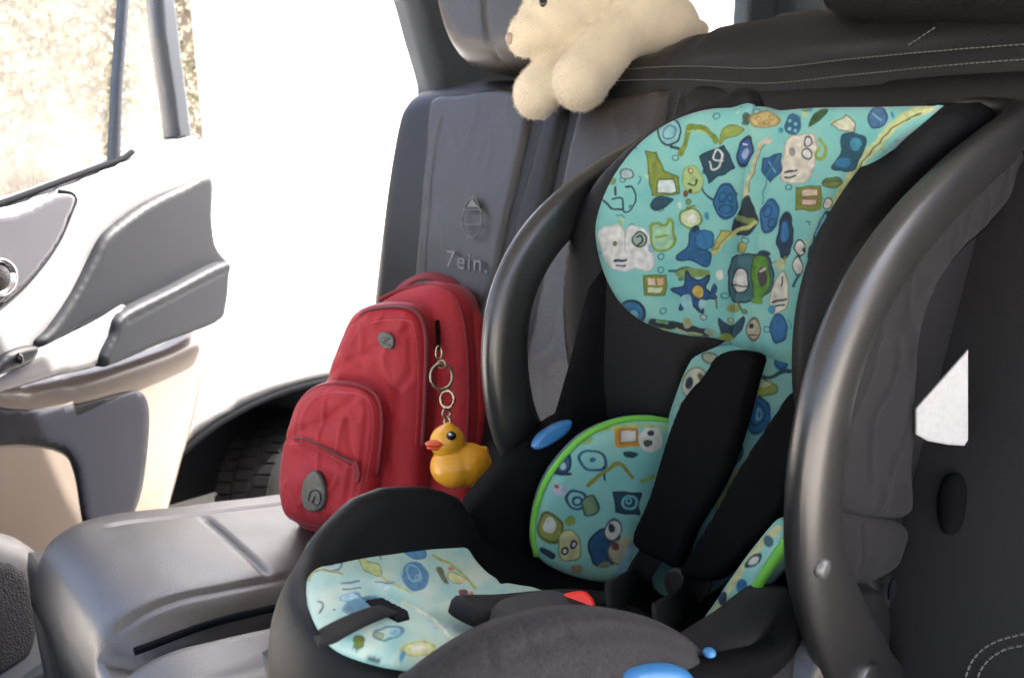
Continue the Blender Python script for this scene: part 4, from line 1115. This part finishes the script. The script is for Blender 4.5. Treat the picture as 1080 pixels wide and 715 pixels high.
# ------------------------------------------------------------------ red backpack on the far seat
bpn = np.array([.36, -.88, .24])
K = Plane((-1.22, .72, .80), bpn)
bag = thing('red_backpack', 'red nylon backpack standing upright on the far rear seat', 'backpack', tuple(K.hit((400, 545))))
RN = M['red_nylon']
KB = K.off(-.05)
pillow('main_compartment', [(330, 552), (332, 480), (352, 400), (372, 345), (400, 322), (420, 308), (440, 300), (462, 297), (480, 305), (494, 330), (500, 400), (498, 470), (490, 556), (420, 566)], KB, RN, bag, bulge=.03, rim=.05, thick=.10, step=.005, n=5, wrinkle=(.006, 18, .004))
pillow('front_compartment', [(318, 552), (326, 470), (348, 400), (366, 352), (378, 330), (398, 320), (430, 319), (446, 328), (454, 350), (456, 400), (450, 470), (440, 553), (380, 560)], K, RN, bag, bulge=.04, rim=.05, thick=.07, step=.005, n=5, wrinkle=(.009, 15, .006),
       grooves=[([(438, 350), (400, 372), (352, 398)], .007, .005), ([(440, 400), (425, 430), (418, 480)], .008, .006), ([(368, 372), (378, 345), (398, 334), (428, 333), (441, 346), (444, 400)], .003, .003)])
K2 = K.off(.045)
pillow('front_pocket', [(312, 548), (301, 520), (301, 486), (309, 450), (318, 424), (332, 408), (352, 401), (378, 403), (398, 412), (408, 430), (408, 470), (400, 510), (392, 548), (350, 556)], K2, RN, bag, bulge=.042, rim=.05, thick=.05, step=.004, n=5, wrinkle=(.008, 19, .005),
       grooves=[([(384, 420), (360, 440), (320, 458)], .008, .005), ([(380, 440), (385, 480), (378, 530)], .006, .005), ([(307, 462), (325, 464), (350, 476), (376, 490)], .004, .005), ([(318, 440), (330, 418), (352, 410), (378, 412), (396, 424), (396, 470), (386, 520)], .003, .003)])
tube('zip', [K2.off(.044).hit(q) for q in [(311, 462), (325, 464), (350, 476), (374, 489)]], .0032, M['red_trim'], bag)
tube('zip', [K2.off(.02).hit(q) for q in [(306, 462), (315, 434), (328, 413), (352, 405), (380, 407), (399, 420), (403, 450), (398, 500)]], .004, M['red_trim'], bag)
tube('zip', [K.off(.026).hit(q) for q in [(355, 396), (370, 352), (382, 332), (400, 325), (428, 324), (444, 334), (450, 360), (449, 410), (446, 470)]], .005, M['red_trim'], bag)
tube('piping', [KB.off(.012).hit(q) for q in [(400, 316), (425, 305), (455, 301), (478, 312), (489, 340), (494, 400), (492, 470)]], .0045, M['red_trim'], bag)
ribbon('zip_pull', [KB.off(.035).hit((461, 338)), KB.off(.04).hit((462, 352)), KB.off(.045).hit((463, 368))], .008, .003, M['black_fabric'], bag, tuple(bpn))
M['red_thread'] = mat('pale red thread', (.5, .10, .10), .7)
M['zip_teeth'] = mat('dull zip teeth', (.10, .05, .05), .4)
stitch([(316, 470), (320, 440), (332, 420), (352, 414), (378, 416), (391, 427), (393, 460), (386, 510)], K2.off(.0425), bag, .006, .0008, M['red_thread'])
stitch([(308, 468), (325, 470), (350, 482), (372, 494)], K2.off(.0445), bag, .006, .0008, M['red_thread'])
stitch([(311, 462), (325, 464), (350, 476), (374, 489)], K2.off(.0475), bag, .004, .0016, M['zip_teeth'])
stitch([(364, 380), (376, 350), (398, 339), (428, 338), (437, 348), (441, 400), (438, 470)], K.off(.041), bag, .006, .0008, M['red_thread'])
stitch([(355, 396), (370, 352), (382, 332), (400, 325), (428, 324), (444, 334), (450, 360), (449, 410), (446, 470)], K.off(.031), bag, .004, .0016, M['zip_teeth'])
pillow('zip_puller', [(372, 488), (376, 486), (380, 497), (379, 508), (375, 508), (373, 498)], K2.off(.05), M['red_trim'], bag, bulge=.002, rim=.002, thick=.002, step=.0015)
# carry loop and shoulder strap ends at the top
ribbon('carry_loop', [KB.off(-.06).hit((418, 318)), KB.off(-.07).hit((428, 300)), KB.off(-.07).hit((452, 291)), KB.off(-.07).hit((478, 302)), KB.off(-.06).hit((496, 326))], .03, .008, M['red_trim'], bag, tuple(np.array([0.1, -.3, 1])))
pillow('shoulder_strap', [(446, 312), (470, 304), (494, 318), (508, 345), (512, 400), (508, 470), (496, 470), (494, 400), (486, 352), (468, 334)], KB.off(-.03), RN, bag, bulge=.016, rim=.014, thick=.03, step=.005, n=5, wrinkle=(.003, 30))
pillow('brand_badge', [(399, 354), (404, 350), (413, 353), (416, 360), (414, 368), (407, 368), (400, 362)], K.off(.0475), M['badge'], bag, bulge=.003, rim=.003, thick=.004, step=.0015)
tube('badge_mark', [K.off(.0512).hit(q) for q in [(403, 356), (411, 357), (404, 361), (412, 364)]], .0007, M['badge_dark'], bag, 4, 6)
bd = pillow('round_badge', [(318, 520), (321, 506), (328, 497), (336, 498), (342, 510), (344, 525), (340, 536), (330, 540), (321, 535)], K2.off(.051), M['badge'], bag, bulge=.004, rim=.004, thick=.01, step=.002)
tube('badge_mark', [K2.off(.0562).hit(q) for q in [(325, 528), (327, 519), (334, 517), (338, 524), (335, 532), (329, 530), (332, 523)]], .0012, M['badge_dark'], bag, 5, 6)

# ------------------------------------------------------------------ keyring and duck
D0 = 1.235
ky = thing('duck_keyring', 'yellow duck keyring with an orange beak, hanging from the zip of the red backpack', 'keyring', tuple(W(475, 430, D0)))


def ringpx(name, cx, cy, rx, ry, r, D, tilt=.0):
    pts = []
    for k in range(16):
        a = 2 * math.pi * k / 16
        pts.append(W(cx + rx * math.cos(a), cy + ry * math.sin(a), D + tilt * math.cos(a)))
    tube(name, pts, r, M['brass'], ky, 3, 8, closed=True)


ringpx('chain_link', 463, 372, 3.2, 7, 0.00162, D0, .003); ringpx('chain_link', 466, 384, 4, 4, 0.00162, D0, -.004)
ringpx('split_ring', 465.5, 397, 11.5, 13.5, 0.00216, D0, .006); ringpx('split_ring', 465.5, 398, 11.5, 13.5, 0.00189, D0 + .003, .006)
ringpx('clasp', 472, 421, 7, 9, 0.00243, D0, -.008); ringpx('chain_link', 471, 436, 4, 5, 0.00203, D0, .004)
ringpx('chain_link', 472, 445, 3, 5, 0.00189, D0, -.004)


def duckfill(bm):
    k = D0 / F
    ell(bm, W(472, 466, D0), (19 * k, 19 * k, 19 * k))
    ell(bm, W(480, 492, D0 + .005), (28 * k, 26 * k, 22 * k))
    ell(bm, W(492, 490, D0 + .01), (28 * k, 28 * k, 23 * k))
    capsule(bm, W(494, 488, D0 + .012), W(511, 475, D0 + .016), 15 * k, 5 * k)
    ell(bm, W(474, 449, D0), (5 * k, 5 * k, 5 * k))


dk = blob('duck_body', duckfill, M['duck'], ky, .002, 8)
kk = D0 / F
RC = Matrix((tuple(RT), tuple(UP), tuple(-FW))).transposed()
ellipsoid('beak', W(460, 468, D0 - .018), (12 * kk, 4.5 * kk, 8 * kk), M['beak'], ky, RC)
ellipsoid('beak', W(459, 472, D0 - .016), (9 * kk, 3 * kk, 7 * kk), M['beak'], ky, RC)
e1 = ellipsoid('eye', W(476, 459.5, D0 - .0245), (5.2 * kk, 4.8 * kk, 2.5 * kk), M['eye_black'], ky, RC)
ellipsoid('eye_glint', W(474.5, 458, D0 - .0283), (1.6 * kk, 1.4 * kk, .8 * kk), M['eye_white'], e1, RC)
ellipsoid('wing', W(493, 490, D0 - .016), (15 * kk, 9 * kk, 6 * kk), M['duck'], ky, RC @ Matrix.Rotation(rad(25), 3, 'Z'))

# ------------------------------------------------------------------ plush dog over the backrest
T0 = 1.40
pl = thing('plush_dog', 'cream plush dog draped over the top of the rear backrest', 'soft toy', tuple(W(640, 60, T0)))
pk = T0 / F


def plushfill(bm):
    def e(x, y, dz, rx, ry, rz, ang=0): ell(bm, W(x, y, T0 + dz), (rx * pk, ry * pk, rz * pk), RC @ Matrix.Rotation(rad(-ang), 3, 'Z'))
    e(602, 2, 0, 50, 50, 46)             # head
    e(585, 24, -.02, 40, 32, 36)
    e(566, 36, -.03, 30, 24, 26)         # muzzle
    e(553, 42, -.035, 18, 18, 18)
    e(620, 44, .01, 38, 30, 36)          # chin and neck
    e(664, 22, .03, 60, 50, 50, -12)     # body
    e(690, 30, .04, 50, 42, 44, 10)
    capsule(bm, W(700, 44, T0 + .03), W(738, 32, T0 + .05), 24 * pk, 11 * pk)   # hind leg on the ledge
    capsule(bm, W(606, 52, T0 + .01), W(566, 98, T0 - .02), 24 * pk, 25 * pk)   # far paw
    e(566, 100, -.02, 25, 26, 25)
    capsule(bm, W(656, 30, T0 + .0), W(613, 84, T0 - .05), 32 * pk, 29 * pk)    # near paw
    e(612, 86, -.05, 30, 30, 30)


pb = blob('body', plushfill, M['plush'], pl, .004, 14)
ellipsoid('eye', W(573, 2.5, T0 - .074), (4.2 * pk, 5.4 * pk, 3 * pk), M['eye_black'], pl, RC)
ellipsoid('nose', W(538, 41, T0 - .047), (5 * pk, 6 * pk, 6 * pk), M['plush_pink'], pl, RC)
ellipsoid('ear', W(651, -14, T0 - .02), (16 * pk, 34 * pk, 12 * pk), M['plush'], pl, RC @ Matrix.Rotation(rad(-25), 3, 'Z'))


# short pile on the plush
rnd = random.Random(3)
me = pb.data; V, Fc = [], []
po = np.array(parent_world(pl))
vs = [v for v in me.vertices]
for k in range(26000):
    v = rnd.choice(vs); n_ = Vector(v.normal); p0 = Vector(v.co) + Vector((rnd.uniform(-1, 1), rnd.uniform(-1, 1), rnd.uniform(-1, 1))) * .002
    d = (n_ + Vector((rnd.gauss(0, .4), rnd.gauss(0, .4), rnd.gauss(0, .4) - .15))).normalized()
    q = d.cross(Vector((rnd.gauss(0, 1), rnd.gauss(0, 1), rnd.gauss(0, 1)))).normalized() * .0005
    L_ = rnd.uniform(.002, .0045); i0 = len(V)
    V += [p0 - q, p0 + q, p0 + d * L_]; Fc.append((i0, i0 + 1, i0 + 2))
mesh_obj('fur', np.array([tuple(v) for v in V]) + po, Fc, M['plush'], pl, smooth=False)
